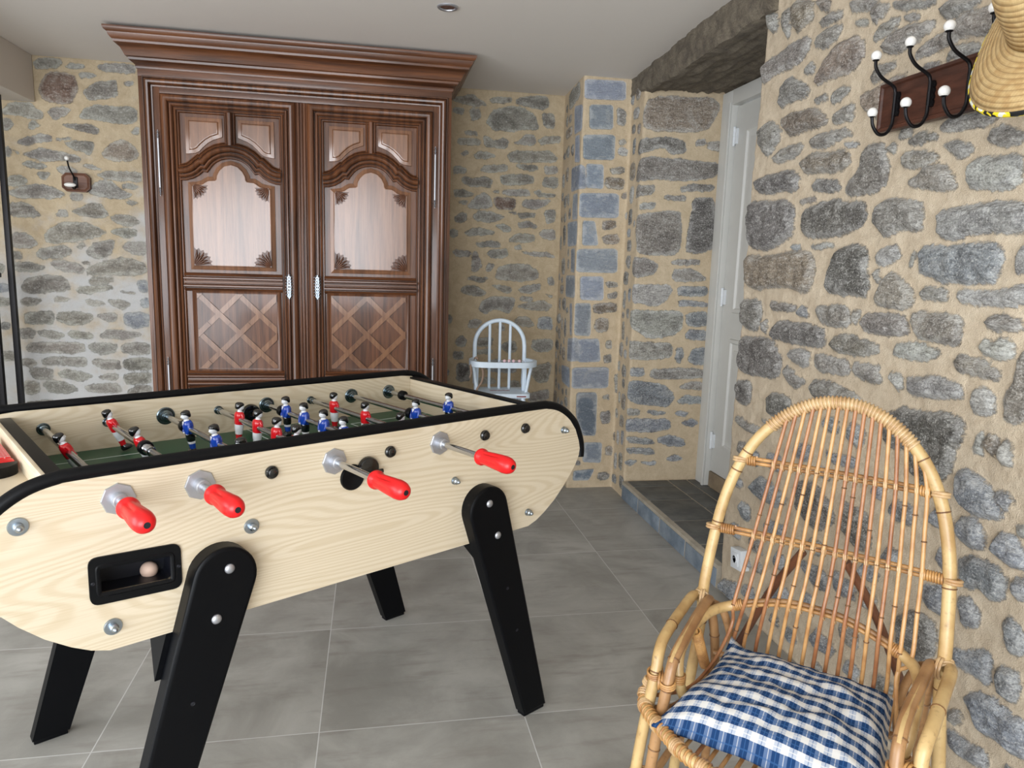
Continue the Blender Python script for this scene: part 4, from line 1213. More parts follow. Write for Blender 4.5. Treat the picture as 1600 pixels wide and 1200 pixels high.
# ball outlet
x0, x1 = .281, .445
fo = rounded([(x0,.686),(x1,.678),(x1,.772),(x0,.780)], .018, 5)
m = MB().prism(fo, lambda a, b, d: T(a, d, b), CN, CN+.004, 0, [slot])
m.sweep(slot[::-1], [(0,.004),(-.002,.006),(-.006,.006),(-.009,.004)], lambda a, b, h: T(a, CN+h, b))
oo = m.build('ball_outlet', M['rubber'], tb)
cup = MB(); cup.sweep(slot, [(0,.003),(0,-.07)], lambda a, b, h: T(a, CN+h, b))
cup.box(T(.285,CN-.074,.685), T(.44,CN-.07,.775)); cup.build('outlet_cup', M['darkhole'], oo, fix=False)
for u, z in ((.2865,.730),(.439,.725)): domed(u, CN+.004, z, .0035, oo, M['darkhole'], 'screw', .0012)
# ball entry dishes
x, y = T(.833, CN, 0)[:2]
m = MB().lathe([(.031,0),(.031,.003),(.029,.006),(.020,.004),(.0,.003)], (x,y,.838), (0,-1,0), 30); m.build('serve_dish', M['rubber'], tb)
x = T(.872, 0, 0)[0]
m = MB().lathe([(.027,.004),(.027,.012),(.024,.016),(.012,.018),(.0,.018)], (x,y,.856), (0,-1,0), 28); m.tube([(x+.01,y-.012,.846),(x+.036,y-.014,.844)], .0055, 8); m.build('serve_cup', M['gloss_black'], tb)
m = MB().lathe([(.030,0),(.030,.004),(.026,.010),(.012,.012),(.0,.010)], (T(.885,0,0)[0], T(0,CB+.022,0)[1], .862), (0,-1,0), 28); m.build('serve_dish', M['gloss_black'], tb)

# handles, rods, bushes, players
def handle_mb(y0, ln_=.120):
    prof = [(.006,0),(.0185,.001),(.0205,.005),(.0205,.011),(.0172,.016),(.0168,.022),(.0178,.034),(.0192,.055),(.0204,.075),(.0208,.090),(.0196,.103),(.0158,.113),(.0095,.1185),(.0058,.1195)]
    seg = 36; vs = []; fs = []
    for r_, h_ in prof:
        k_ = {.022:.5,.034:1,.055:1,.075:.8}.get(h_, 0)
        for i in range(seg):
            a = 2*PI*i/seg; g = max(0, math.cos(6*a))**1.3
            vs.append((0+r_*(1-.20*g*k_)*math.cos(a), y0-h_*ln_/.12, r_*(1-.20*g*k_)*math.sin(a)))
    for j in range(len(prof)-1):
        for i in range(seg): fs.append((j*seg+i, j*seg+(i+1) % seg, (j+1)*seg+(i+1) % seg, (j+1)*seg+i))
    m = MB().add(vs, fs)
    m.lathe([(.0058,0),(.0058,.02),(.0,.02)], (0,y0-ln_*.9958,0), (0,1,0), 14, 1)
    return m
def player_me(red):
    m = MB(); seg = 16
    def stack(rings, mi):
        vs = []; fs = []
        for z, rx, ry, xo in rings:
            for k in range(seg):
                a = 2*PI*k/seg; c_, s_ = math.cos(a), math.sin(a)
                c_ = math.copysign(abs(c_)**.8, c_); s_ = math.copysign(abs(s_)**.8, s_)
                vs.append((xo+rx*c_, ry*s_, z))
        for i in range(len(rings)-1):
            for k in range(seg): fs.append((i*seg+k, i*seg+(k+1) % seg, (i+1)*seg+(k+1) % seg, (i+1)*seg+k))
        fs.append(list(range(seg))[::-1]); fs.append([(len(rings)-1)*seg+k for k in range(seg)]); m.add(vs, fs, mi)
    stack([(-.0715,.0125,.0105,.004),(-.066,.0135,.0118,.004),(-.061,.0100,.0105,.002),(-.057,.0072,.0085,.0)], 4)
    stack([(-.058,.0066,.0082,0),(-.05,.0072,.0090,0),(-.042,.0078,.0098,0)], 3)
    stack([(-.0425,.0082,.0102,0),(-.0385,.0088,.0108,0),(-.036,.0086,.0106,0)], 1)
    stack([(-.0362,.0086,.0108,0),(-.030,.0098,.0124,0),(-.020,.0104,.0130,0),(-.0135,.0100,.0126,0)], 2)
    stack([(-.0138,.0104,.0130,0),(-.008,.0112,.0138,0),(.002,.0122,.0152,.0006),(.012,.0118,.0164,.0004),(.018,.0098,.0150,0),(.0222,.0070,.0096,0)], 0)
    stack([(.021,.0072,.0092,.001),(.0245,.0052,.0058,.001),(.027,.0050,.0054,.0012)], 1)
    # head, face forward = +x
    stack([(.0262,.0050,.0050,.0020),(.029,.0076,.0072,.0026),(.033,.0086,.0080,.0024),(.038,.0088,.0084,.0018),(.043,.0076,.0078,.0012),(.0455,.005,.005,.001)], 1)
    m.add([(.0105,-.0018,.0335),(.0105,.0018,.0335),(.0135,0,.0335),(.0106,0,.0385)], [(0,1,2),(0,2,3),(1,3,2),(0,3,1)], 1)
    m.box((.0095,-.003,.0300),(.0108,.003,.0312), 1)
    # hair: cap over the crown and back of the head
    stack([(.0305,.0035,.0070,-.0065),(.034,.0062,.0090,-.0048),(.0375,.0086,.0098,-.0026),(.0405,.0112,.0100,.0004),(.0435,.0110,.0096,.0004),(.0468,.0090,.0080,-.0002),(.0488,.0050,.0046,-.0006)], 4)
    # shoulders / arms against the body
    for s in (-1, 1):
        m.tube([(.001,s*.0135,.0165),(.0035,s*.0165,.006),(.0065,s*.0152,-.004),(.0085,s*.0118,-.011)], .0042, 8, 0, rad=None, smooth=3)
        m.lathe([(.0003,-.003),(.0034,-.0015),(.0034,.0015),(.0003,.003)], (.0088,s*.011,-.0125), (0,0,1), 8, 1)
    # V collar
    m.add([(.0095,-.006,.0205),(.0095,.006,.0205),(.0128,0,.010)], [(0,1,2)], 1)
    cols = [M['red'], M['white'], M['white'], M['red'], M['gloss_black']] if red else [M['blue'], M['white'], M['gloss_black'], M['blue'], M['gloss_black']]
    o = m.build('player', cols, None, 50)
    me = o.data; bpy.data.objects.remove(o); return me
ME = {True: player_me(True), False: player_me(False)}
spec = [ # red?, players' c, tilt, handle start c or None, big flange, bumper c list, spring
 (True,  [-1.884], -24, -1.398, .016, [], []),
 (True,  [-2.105,-1.855], -22, -1.383, .013, [-1.822], [-1.805]),
 (False, [-1.974,-1.771,-1.605], -9, None, .025, [-2.000], []),
 (True,  [-2.007,-1.882,-1.764,-1.652,-1.541], 3, -1.285, .013, [], []),
 (False, [-2.023,-1.906,-1.788,-1.678,-1.566], -3, None, .024, [-2.050], []),
 (True,  [-2.009,-1.822,-1.636], -2, -1.297, .013, [], []),
 (False, [-1.778,-1.565], -3, None, .024, [-1.808], []),
 (False, [-1.812], -2, None, .024, [-2.075], [])]
for i, (red, cs, tilt, hc, fr_, bp, sprg) in enumerate(spec):
    far = CB-.03
    near = (hc-.004) if hc else CN+.012
    ym, yn = T(0, far, 0)[1], T(0, near, 0)[1]
    base = T(UR[i], -1.823, ZR)
    rod = MB().tube([(0,ym,0),(0,yn,0)], .0080, 14).build('rod', M['chrome'], tb, loc=base)
    if hc:
        tag(handle_mb(T(0, hc, 0)[1]).build('handle', [M['redplastic'], M['darkhole']], rod, 50), 'red fluted handle')
        y = T(0, CN, 0)[1]
        b_ = MB().lathe([(.031,0),(.031,.003),(.0295,.005),(.012,.005)], (0,y,0), (0,-1,0), 8)
        b_.lathe([(.0145,.0),(.0145,.022),(.013,.024),(.0098,.024)], (0,y,0), (0,-1,0), 22); b_.build('bush', M['steel'], rod, 25)
    else:
        y = T(0, CN, 0)[1]
        b_ = MB().lathe([(.0145,0),(.0145,.005),(.012,.008),(.0105,.008),(.0105,.012),(.0085,.0135),(.0,.0135)], (0,y,0), (0,-1,0), 22); b_.build('end_cap', M['gloss_black'], rod)
    y = T(0, CB+.022, 0)[1]
    b_ = MB().lathe([(fr_,0),(fr_,.003),(fr_*.9,.0045),(fr_*.68,.0045),(fr_*.68,.010),(fr_*.5,.011),(fr_*.5,.017),(.0095,.018),(.0095,.026)], (0,y,0), (0,-1,0), 26); b_.build('inner_bush', M['bushmetal'], rod, 22)
    y = T(0, CB, 0)[1]
    MB().lathe([(.014,0),(.014,.006),(.009,.008),(.0085,.025)], (0,y,0), (0,1,0), 16).build('outer_bush', M['steel'], rod)
    y = T(0, CN-.022, 0)[1]
    MB().lathe([(.018,0),(.018,.004),(.012,.008),(.0095,.018)], (0,y,0), (0,1,0), 20).build('inner_bush', M['zinc'], rod)
    for c in bp:
        y = T(0, c, 0)[1]
        rr = .0165 if i != 1 else .0175
        MB().lathe([(.0082,-.011),(rr*.9,-.011),(rr,-.008),(rr,.008),(rr*.9,.011),(.0082,.011)], (0,y,0), (0,1,0), 22).build('bumper', M['rubber'], rod)
    for c in sprg:
        y = T(0, c, 0)[1]; m = MB(); coil(m, [(0,y+.006,0),(0,y-.03,0)], .0105, .0017, .0052, 6); m.build('spring', M['chrome'], rod)
    for c in cs:
        o = bpy.data.objects.new('player', ME[red]); COL.objects.link(o); o.parent = rod
        o.location = (0, T(0, c, 0)[1], 0); a = R(tilt); o.scale = (1.08, 1.12, 1.0)
        o.rotation_euler = (0, a, 0) if red else (0, a, 0)
        if not red:
            o.rotation_euler = (0, -a, PI)
        tag(o, 'moulded footballer in red shirt and white shorts' if red else 'moulded footballer in blue shirt and black shorts')
# ball in the outlet
bl = TU*.402+TV*(-1.520)
tag(sph((0,0,0), .017).build('foosball', M['ball'], None, loc=(bl.x, bl.y, .7045)), 'small pale ball lying in the black outlet of the football table', 'ball')

# ------------------------------------------------------------------ carved wardrobe
ar = empty('wardrobe', (-.3585,4.30,0), 0, 'large carved dark wooden wardrobe with two arched-panel doors', 'wardrobe')
YF = 4.005
def G(x, z, h=0.0): return (x+.3585, YF-h-4.30, z)
xc = -.3585
car = MB()
car.box(G(-1.118,.08,0), (.7595,.30,2.26)); car.v = car.v[:0]; car.f = []; car.m = []
def bx(m, xa, xb, za, zb, ha, hb, mi=0, bev=0): return m.box(G(xa,za,ha), G(xb,zb,hb), mi, bev)
bx(car, -1.118, .401, .10, 2.25, -.60, -.005)
for s in (0, 1):
    mx = (lambda x: x) if not s else (lambda x: 2*xc-x)
    a, b = sorted((mx(-1.125), mx(-1.030))); bx(car, a, b, .0, 2.25, -.07, .004, 0, .003)
    a, b = sorted((mx(-1.118), mx(-1.05))); bx(car, a, b, .0, .12, -.60, -.53, 0, .003)
car.build('carcass', M['oak'], ar)
fz = MB(); bx(fz, -1.030, .313, 2.122, 2.16, -.02, .004, 0, .001); fz.build('top_rail', M['oakh'], ar); fz = MB(); bx(fz, -1.125, .408, 2.196, 2.262, -.02, .006, 0, .002)
fz.build('frieze', M['oakh'], ar); fz = MB(); bx(fz, -1.030, .313, .06, .17, -.02, .004, 0, .002); fz.build('plinth_rail', M['oakh'], ar)
# big half-round moulding: up the posts and across
um = MB(); pth = [(-1.106,.12),(-1.106,2.196),(.389,2.196),(.389,.12)]
um.sweep(pth[::-1], [(0,.002),(0,.012),(.003,.018),(.007,.018),(.0075,.006),(.0095,.006),(.010,.020),(.016,.032),(.024,.036),(.032,.033),(.038,.022),(.0385,.006),(.041,.006),(.0415,.014),(.047,.012),(.047,.002)], lambda a, b, h: G(a, b, h), closed=False)
um.build('frame_moulding', M['oak'], ar)
# cornice
cp = [(0,2.225),(.008,2.228),(.012,2.238),(.010,2.246),(.022,2.252),(.034,2.262),(.036,2.272),(.046,2.276),(.052,2.290),(.060,2.306),(.072,2.320),(.084,2.326),(.086,2.336),(.093,2.342),(.100,2.352),(.103,2.364),(.113,2.370),(.118,2.380),(.118,2.389)]
cw = MB(); bp_ = [(-1.120,4.60),(-1.120,YF),(.403,YF),(.403,4.60)]
cw.sweep(bp_[::-1], cp+[(.0,2.389)], lambda a, b, h: (a+.3585, b-4.30, h), closed=False)
# fix sweep semantics: inset is to the left of travel, so travel right-to-left keeps it outside
cw.box((-1.12+.3585, YF-4.30, 2.36), (.403+.3585, .30, 2.388))
cw.build('cornice', M['oakh'], ar)
# centre strip with reeds between the doors
cs_ = MB(); bx(cs_, -.386, -.331, .17, 2.12, -.02, .006, 0, .002)
for x in (-.374,-.3585,-.343):
    cs_.tube([G(x,.17,.008), G(x,2.118,.008)], .0062, 10)
cs_.build('centre_post', M['oak'], ar)

def clip(poly, x0, x1, z0, z1):
    def cl(p, ins, inter):
        o = []
        for i in range(len(p)):
            a, b = p[i-1], p[i]
            if ins(b):
                if not ins(a): o.append(inter(a, b))
                o.append(b)
            elif ins(a): o.append(inter(a, b))
        return o
    def ix(v): return lambda a, b: (v, a[1]+(b[1]-a[1])*(v-a[0])/(b[0]-a[0]))
    def iz(v): return lambda a, b: (a[0]+(b[0]-a[0])*(v-a[1])/(b[1]-a[1]), v)
    for ins, it in ((lambda p: p[0] >= x0-1e-9, ix(x0)), (lambda p: p[0] <= x1+1e-9, ix(x1)), (lambda p: p[1] >= z0-1e-9, iz(z0)), (lambda p: p[1] <= z1+1e-9, iz(z1))):
        if not poly: return []
        poly = cl(poly, ins, it)
    return poly
def make_door(s):
    mx = (lambda x: x) if not s else (lambda x: 2*xc-x)
    D = lambda a, b, h: G(mx(a), b, h)
    def loop(p): return p
    mats = [M['oak'], M['oakh']]
    m = MB()
    # backing and panels recess
    m.box(D(-1.020,.18,-.012), D(-.392,2.112,-.006))
    fr_ = [(0,-.01),(0,.016),(.003,.026),(.010,.035),(.019,.038),(.028,.034),(.034,.024),(.036,.014),(.036,.004),(.039,.004),(.0395,.018),(.044,.025),(.050,.026),(.055,.021),(.057,.012),(.057,.003),(.0595,.003),(.060,.014),(.065,.018),(.070,.015),(.072,.008),(.072,.000),(.074,.000),(.075,.008),(.079,.009),(.083,.003),(.083,-.010)]
    rect = [(-1.026,.175),(-.386,.175),(-.386,2.118),(-1.026,2.118)]
    m.sweep(rect, fr_, D)
    # arched cross rail
    A_ = [(-.950,1.752),(-.928,1.753),(-.905,1.760),(-.884,1.772),(-.866,1.789),(-.852,1.801),(-.838,1.799),(-.822,1.820),(-.800,1.839),(-.772,1.855),(-.742,1.864),(-.706,1.868)]
    A2 = A_+[(-1.412-x, z) for x, z in A_[:-1][::-1]]
    band = [(-.042,-.008),(-.042,.004),(-.039,.012),(-.034,.014),(-.031,.008),(-.031,.000),(-.029,.000),(-.028,.016),(-.022,.024),(-.015,.022),(-.012,.012),(-.012,.001),(-.0095,.001),(-.009,.020),(-.002,.033),(.006,.036),(.013,.031),(.018,.018),(.018,.002),(.0205,.002),(.021,.017),(.026,.022),(.031,.016),(.033,.006),(.034,.000),(.037,.006),(.041,.004),(.041,-.008)]
    m.sweep(A2, band, D, closed=False)
    # centre mullion and horizontal rails
    v_ = [(-.027,-.008),(-.027,.004),(-.022,.014),(-.017,.012),(-.0165,.001),(-.0145,.001),(-.014,.018),(-.006,.028),(.006,.028),(.014,.018),(.0145,.001),(.0165,.001),(.017,.012),(.022,.014),(.027,.004),(.027,-.008)]
    m.sweep([(-.706,1.890),(-.706,2.046)], v_, D, closed=False)
    hr_ = [(0,.016),(.007,.014),(.0075,.001),(.0095,.001),(.010,.020),(.016,.030),(.023,.030),(.028,.020),(.0285,.002),(.031,.002),(.0315,.014),(.036,.018),(.041,.012),(.047,.004),(.047,-.008)]; hr = [(-a, b) for a, b in hr_[::-1]]+hr_[1:]
    m.sweep([(-.948,1.207),(-.464,1.207)], hr, D, closed=False, mi=1); m.sweep([(-.948,.700),(-.464,.700)], hr, D, closed=False, mi=1)
    dr = m.build('door', mats, ar, 42)
    tag(dr, 'right-hand carved door' if s else 'left-hand carved door')
    # main arched field, raised
    F_ = [(-.897,1.289),(-.516,1.289),(-.516,1.686)]
    arc = [(-.597,1.700),(-.628,1.702),(-.628,1.716),(-.634,1.724),(-.636,1.742),(-.650,1.768),(-.674,1.790),(-.706,1.799)]
    f2 = [(-.516,1.686),(-.545,1.690),(-.568,1.697),(-.583,1.708),(-.597,1.716)]
    F_ = F_[:2]+f2+[(-.628,1.718)]+arc[3:]
    F_ = F_+[(-1.412-x, z) for x, z in F_[2:-1][::-1]]
    # pull onto exact symmetry and inset bevel
    pm = MB(); bev = [(-.020,-.006),(-.019,.000),(-.002,.008),(.0,.013),(.004,.0145)]
    pm.sweep(F_, bev, D); n0 = len(pm.v); L = len(bev)
    ring = [pm.v[i*L+L-1] for i in range(len(F_))]
    inner2d = []
    pm.v += []; tri = tessellate_polygon([[Vector((p[0], p[2], 0)) for p in ring]]); pm.add(ring, [tuple(t) for t in tri])
    pm.build('arched_panel', M['oakpanel'], dr, 30)
    # small upper panels
    for q in (0, 1):
        qx = (lambda x: x) if not q else (lambda x: -1.412-x)
        S_ = [(-.897,1.864),(-.880,1.866),(-.868,1.872),(-.850,1.892),(-.825,1.915),(-.798,1.932),(-.764,1.945),(-.764,1.998),(-.897,1.998)]
        S_ = [(qx(a), b) for a, b in S_]
        if q: S_ = S_[::-1]
        pm = MB(); bev = [(-.022,-.006),(-.020,.002),(-.004,.006),(.0,.012),(.004,.013)]
        pm.sweep(S_, bev, D); L = len(bev); ring = [pm.v[i*L+L-1] for i in range(len(S_))]
        tri = tessellate_polygon([[Vector((p[0], p[2], 0)) for p in ring]]); pm.add(ring, [tuple(t) for t in tri])
        pm.build('corner_panel', M['oakpanel'], dr, 30)
    # woven lattice panel
    lm = MB(); x0, x1, z0, z1 = -.893, -.497, .757, 1.150
    lm.sweep([(x0-.022,z0-.022),(x1+.022,z0-.022),(x1+.022,z1+.022),(x0-.022,z1+.022)], [(0,-.006),(.001,.006),(.008,.011),(.014,.006),(.022,.004),(.026,.002)], D)
    lm.prism([(x0,z0),(x1,z0),(x1,z1),(x0,z1)], lambda a, b, d: D(a, b, d), -.006, .004)
    wd = .026; spc = .142; cx, cz = (x0+x1)/2+.01, (z0+z1)/2-.01
    for fam in (0, 1):
        dx, dz = (math.sqrt(.5), math.sqrt(.5)) if fam == 0 else (math.sqrt(.5), -math.sqrt(.5))
        nx_, nz_ = -dz, dx
        for k in range(-3, 4):
            ox, oz = cx+nx_*spc*(k+.5*0), cz+nz_*spc*(k)
            for j in range(-4, 5):      # over / under pieces
                over = (k+j+fam) % 2 == 0
                hgt = .0125 if over else .0085
                t0, t1 = (j-.5)*spc, (j+.5)*spc
                P_ = [(ox+dx*t0-nx_*wd/2, oz+dz*t0-nz_*wd/2), (ox+dx*t1-nx_*wd/2, oz+dz*t1-nz_*wd/2), (ox+dx*t1+nx_*wd/2, oz+dz*t1+nz_*wd/2), (ox+dx*t0+nx_*wd/2, oz+dz*t0+nz_*wd/2)]
                P_ = clip(P_, x0+.002, x1-.002, z0+.002, z1-.002)
                if len(P_) < 3: continue
                ar_ = abs(sum(P_[i-1][0]*P_[i][1]-P_[i][0]*P_[i-1][1] for i in range(len(P_))))/2
                if ar_ < 2e-5: continue
                if not over and False: continue
                lm.prism(P_, lambda a, b, d: D(a, b, d), .003, hgt, 1)
    lm.build('lattice_panel', [M['oak'], M['oakstrip']], dr, 30)
    pm = MB(); pm.sweep([(-.897,.30),(-.516,.30),(-.516,.60),(-.897,.60)], [(-.02,-.006),(-.019,0),(-.002,.008),(0,.013),(.004,.0145)], D)
    pm.box(D(-.893,.304,0), D(-.52,.596,.0142)); pm.build('lower_panel', M['oakpanel'], dr, 30)
    # carved leaf corners
    for (ux, uz, sx_, sz_, rr) in ((-.895,1.291,1,1,.084),(-.518,1.291,-1,1,.084),(-.888,1.690,1,-1,.066),(-.524,1.690,-1,-1,.066)):
        cm = MB(); n = 7
        pts = [(ux,uz)]+[(ux+sx_*rr*(1+.07*math.cos(i*PI))*math.cos(PI/2*i/12), uz+sz_*rr*(1+.07*math.cos(i*PI))*math.sin(PI/2*i/12)) for i in range(13)]
        cm.prism(pts, lambda a, b, d: D(a, b, d), .013, .0165)
        for i in range(n):
            a0 = PI/2*(i+.5)/n; L_ = rr*(.98 if i % 2 == 0 else .86)
            ps = []
            for k in range(7):
                t = k/6; a = a0+.22*math.sin(t*2.6)*(1 if i < n/2 else -1)*.5
                ps.append(D(ux+sx_*L_*(.1+.88*t)*math.cos(a), uz+sz_*L_*(.1+.88*t)*math.sin(a), .0165+.003*math.sin(PI*t)))
            cm.tube(ps, .003, 6, rad=[.0016,.0034,.0046,.0052,.0050,.0038,.0014])
        cm.build('carved_corner', M['oakcarve'], dr, 60)
    # long pin hinges
    for zc in (1.787, .66):
        xh = -1.041; hm = MB()
        hm.lathe([(.0055,-.118),(.0055,.118)], D(xh, zc, .020), (0,0,1), 12)
        for e in (-1, 1):
            for k, r_ in ((.120,.0075),(.128,.0048),(.134,.0078),(.141,.0045),(.149,.0066),(.156,.002)):
                hm.lathe([(r_*.6,-.0035),(r_,0),(r_*.6,.0035)], D(xh, zc+e*k, .020), (0,0,1), 12)
        tag(hm.build('hinge', M['steel'], dr, 50), 'long steel pin hinge')
    # pierced lock plate
    em = MB(); rr_ = random.Random(4+s); xe = -.430; zs = [1.193+(i-3.0)*.0155 for i in range(7)]
    for i, z in enumerate(zs):
        r_ = .0098-.0007*abs(i-3)
        em.tube([D(xe+r_*math.cos(a)*.95, z+r_*math.sin(a), 0.042) for a in [2*PI*k/12 for k in range(12)]], .0027, 6, closed=True)
        for e in (-1, 1): em.tube([D(xe+e*r_*.7, z+.004, 0.042), D(xe+e*.0155, z+.0085, 0.042), D(xe+e*.0170, z+.003, 0.041)], .0018, 5)
    em.tube([D(xe, zs[0]-.016, 0.042), D(xe, zs[-1]+.018, 0.042)], .0022, 6)
    em.tube([D(xe-.009, zs[-1]+.016, 0.042), D(xe, zs[-1]+.007, 0.042), D(xe+.009, zs[-1]+.016, 0.042)], .0018, 5)
    em.tube([D(xe-.009, zs[0]-.014, 0.042), D(xe, zs[0]-.005, 0.042), D(xe+.009, zs[0]-.014, 0.042)], .0018, 5)
    tag(em.build('lock_plate', M['zinc'], dr, 60), 'pierced pale metal lock plate')
make_door(0); make_door(1)

# ------------------------------------------------------------------ white high chair
hc = empty('high_chair', (.745,4.22,0), R(-4), "white painted wooden child's high chair between wardrobe and pillar", 'high chair')
CW = M['chairwhite']
hoop = [(-.146,.055,.63),(-.150,.06,.76),(-.150,.062,.84)]+[(.150*math.cos(PI-PI*k/12), .066, .862+.150*math.sin(PI*k/12)) for k in range(13)]+[(.150,.062,.84),(.150,.06,.76),(.146,.055,.63)]
MB().tube(cat(hoop, 4), .0125, 12).build('back_hoop', CW, hc, 60)
for x in (-.062,.0,.062): MB().tube([(x,.065,.862+math.sqrt(.150**2-x*x)), (x*.98,.052,.60)], .0088, 10).build('back_spindle', CW, hc)
se = rounded([(-.152,-.15),(.168,-.15),(.150,.10),(-.140,.10)], .03, 4)
sm_ = MB().prism(se, lambda a, b, d: (a, b, d), .578, .602); sm_.build('seat', CW, hc, 30)
mk = MB()
for x, y in ((-.05,0),(-.03,.004),(-.005,-.003),(.02,.004),(.045,0)): mk.lathe([(.012,0),(.010,.0015),(.0,.002)], (x, y-.03, .602), (0,0,1), 8, sx=1.2, sy=.5)
mk.box((.085,-.1515,.584), (.140,-.149,.591)); tag(mk.build('worn_decoration', flat('worn_red', (134,66,64), .6), hc), 'worn red painted motif')
# curved arm band and play tray bar
bp2 = [(-.155,.06,.772),(-.178,-.02,.772),(-.170,-.10,.772),(-.13,-.148,.772),(-.05,-.160,.772),(.06,-.160,.772),(.14,-.148,.772),(.188,-.10,.772),(.198,-.03,.772),(.160,.06,.772)]
pb = cat(bp2, 6); m = MB(); pr_ = [(-.011,-.015),(.011,-.015),(.011,.015),(-.011,.015)]
m.sweep([(p.x, p.y) for p in pb], [(-.011,-.016),(-.011,.016),(.011,.016),(.011,-.016),(-.011,-.016)], lambda a, b, h: (a, b, .772+h), closed=False); m.build('arm_band', CW, hc, 50)
tagm = MB()
for x in (.008,.034,.060,.094): tagm.lathe([(.009*math.sin(PI*k/8)+.0002, -.009*math.cos(PI*k/8)) for k in range(9)], (x,-.155,.797), (1,0,0), 14)
tagm.build('play_beads', M['pink'], hc, 60)
MB().tube([(-.02,-.155,.797),(.12,-.155,.797)], .002, 6).tube([(-.02,-.155,.797),(-.02,-.155,.785)], .002, 6).tube([(.12,-.155,.797),(.12,-.155,.785)], .002, 6).build('bead_wire', M['steel'], hc)
for x0_, y0_, x1_, y1_ in ((-.165,-.06,-.140,-.07),(.178,-.06,.150,-.07),(.186,-.03,.152,-.02)):
    MB().tube([(x0_,y0_,.758),(x1_,y1_,.60)], .0095, 10).build('arm_post', CW, hc)
for x0_, x1_ in ((-.150,-.137),(.150,.137)):
    MB().box((min(x0_,x1_)-.006,-.03,.60), (max(x0_,x1_)+.006,.02,.757), 0, .004).build('side_board', CW, hc)
lg = {}
for sx_ in (-1, 1):
    for sy_ in (-1, 1):
        MB().tube([(sx_*.125,-.025+sy_*.095,.58),(sx_*.185,-.025+sy_*.185,0)], .0135, 12).build('leg', CW, hc)
for z in (.50,.28):
    t = (.58-z)/.58; X_ = .125+.06*t; Y_ = .095+.09*t
    for sx_ in (-1, 1): MB().tube([(sx_*X_,-.025-Y_,z),(sx_*X_,-.025+Y_,z)], .009, 10).build('stretcher', CW, hc)
    for sy_ in (-1, 1): MB().tube([(-X_,-.025+sy_*Y_,z+.03),(X_,-.025+sy_*Y_,z+.03)], .009, 10).build('stretcher', CW, hc)
m = MB().box((-.14,-.175,.30), (.14,-.09,.315), 0, .003); m.build('foot_rest', CW, hc)
rb = MB()
def strip(m_, pts, wv):
    vs = []; fs = []
    for p in cat(pts, 5): vs += [tuple(p), (p.x+wv[0], p.y+wv[1], p.z+wv[2])]
    for i in range(len(vs)//2-1): fs.append((2*i,2*i+1,2*i+3,2*i+2))
    m_.add(vs, fs)
strip(rb, [(-.165,-.085,.79),(-.155,-.11,.80),(-.138,-.10,.792),(-.150,-.07,.79)], (.002,.004,.014))
strip(rb, [(-.175,-.09,.785),(-.190,-.11,.755),(-.186,-.12,.72),(-.194,-.125,.69)], (.012,.0,.003))
strip(rb, [(-.145,-.10,.785),(-.118,-.11,.73),(-.122,-.11,.67),(-.148,-.12,.63),(-.155,-.13,.608)], (.014,.0,.002))
rbo = rb.build('tied_ribbon', M['cloth'], hc, 60); sm2 = rbo.modifiers.new('t', 'SOLIDIFY'); sm2.thickness = .0015
tag(rbo, 'faded cloth ribbon')

# ------------------------------------------------------------------ rattan armchair
ch = empty('rattan_armchair', (.955,1.344,0), R(-45.864), 'high-backed rattan armchair in front of the rough stone wall', 'armchair')
ZA, SLP = .56, .181
def back(x, z, off=0.0): return Vector((x, off+SLP*(z-ZA), z))
def knots(mb_, path, idx, r, mi):
    for t in idx:
        i = int(t*(len(path)-1)); i = min(max(i, 1), len(path)-2)
        ribbon_ring(mb_, path[i], path[i+1]-path[i-1], r*.98, .0016, 14, mi)
RC = [M['rattan'], M['node'], M['wrap'], M['wrapl'], M['rattan2']]
# hoop of the back
hp = [(-.300,.0,.0),(-.285,.0,.16),(-.268,.0,.34),(-.253,.004,.50),(-.2515,.006,.60),(-.242,.032,.735),(-.228,.046,.82),(-.205,.060,.895),(-.167,.073,.965),(-.112,.084,1.020),(-.056,.090,1.051),(.0,.091,1.060)]
hp = hp+[(-a, b, c) for a, b, c in hp[:-1][::-1]]
P_ = cat(hp, 8); m = MB(); m.tube(P_, .0130, 14, 0)
knots(m, P_, (.06,.14,.235,.31,.34,.64,.70,.78,.86,.94), .0134, 1)
top = [p for p in P_ if p.z > .985]
coil(m, top, .0142, .0028, .0078, 6, 3)
m.build('back_hoop', RC, ch, 60)
# cross bars
for z, hw, w2 in ((.902,.200,.030),(.735,.242,.045)):
    m = MB(); bar = [back(-hw-.002,z,-.003), back(-hw*.5,z,.004), back(0,z,.007), back(hw*.5,z,.004), back(hw+.002,z,-.003)]
    P2 = cat(bar, 6)
    for o_ in (-.0052,.0052): m.tube([p+Vector((0,.006,o_)) for p in P2], .0046, 8, 2)
    for e in (-1, 1):
        seg_ = [p for p in P2 if e*p.x > hw-w2]
        seg_ = [back(e*(hw-w2),z,.003), back(e*(hw-.010),z,0)]
        coil(m, seg_, .0105, .0024, .0052, 6, 2)
        ribbon_ring(m, back(e*(hw+.006),z,0), (0,.18,1), .0158, .0032, 16, 3, 2, .006)
    m.build('cross_bar', RC, ch, 60)
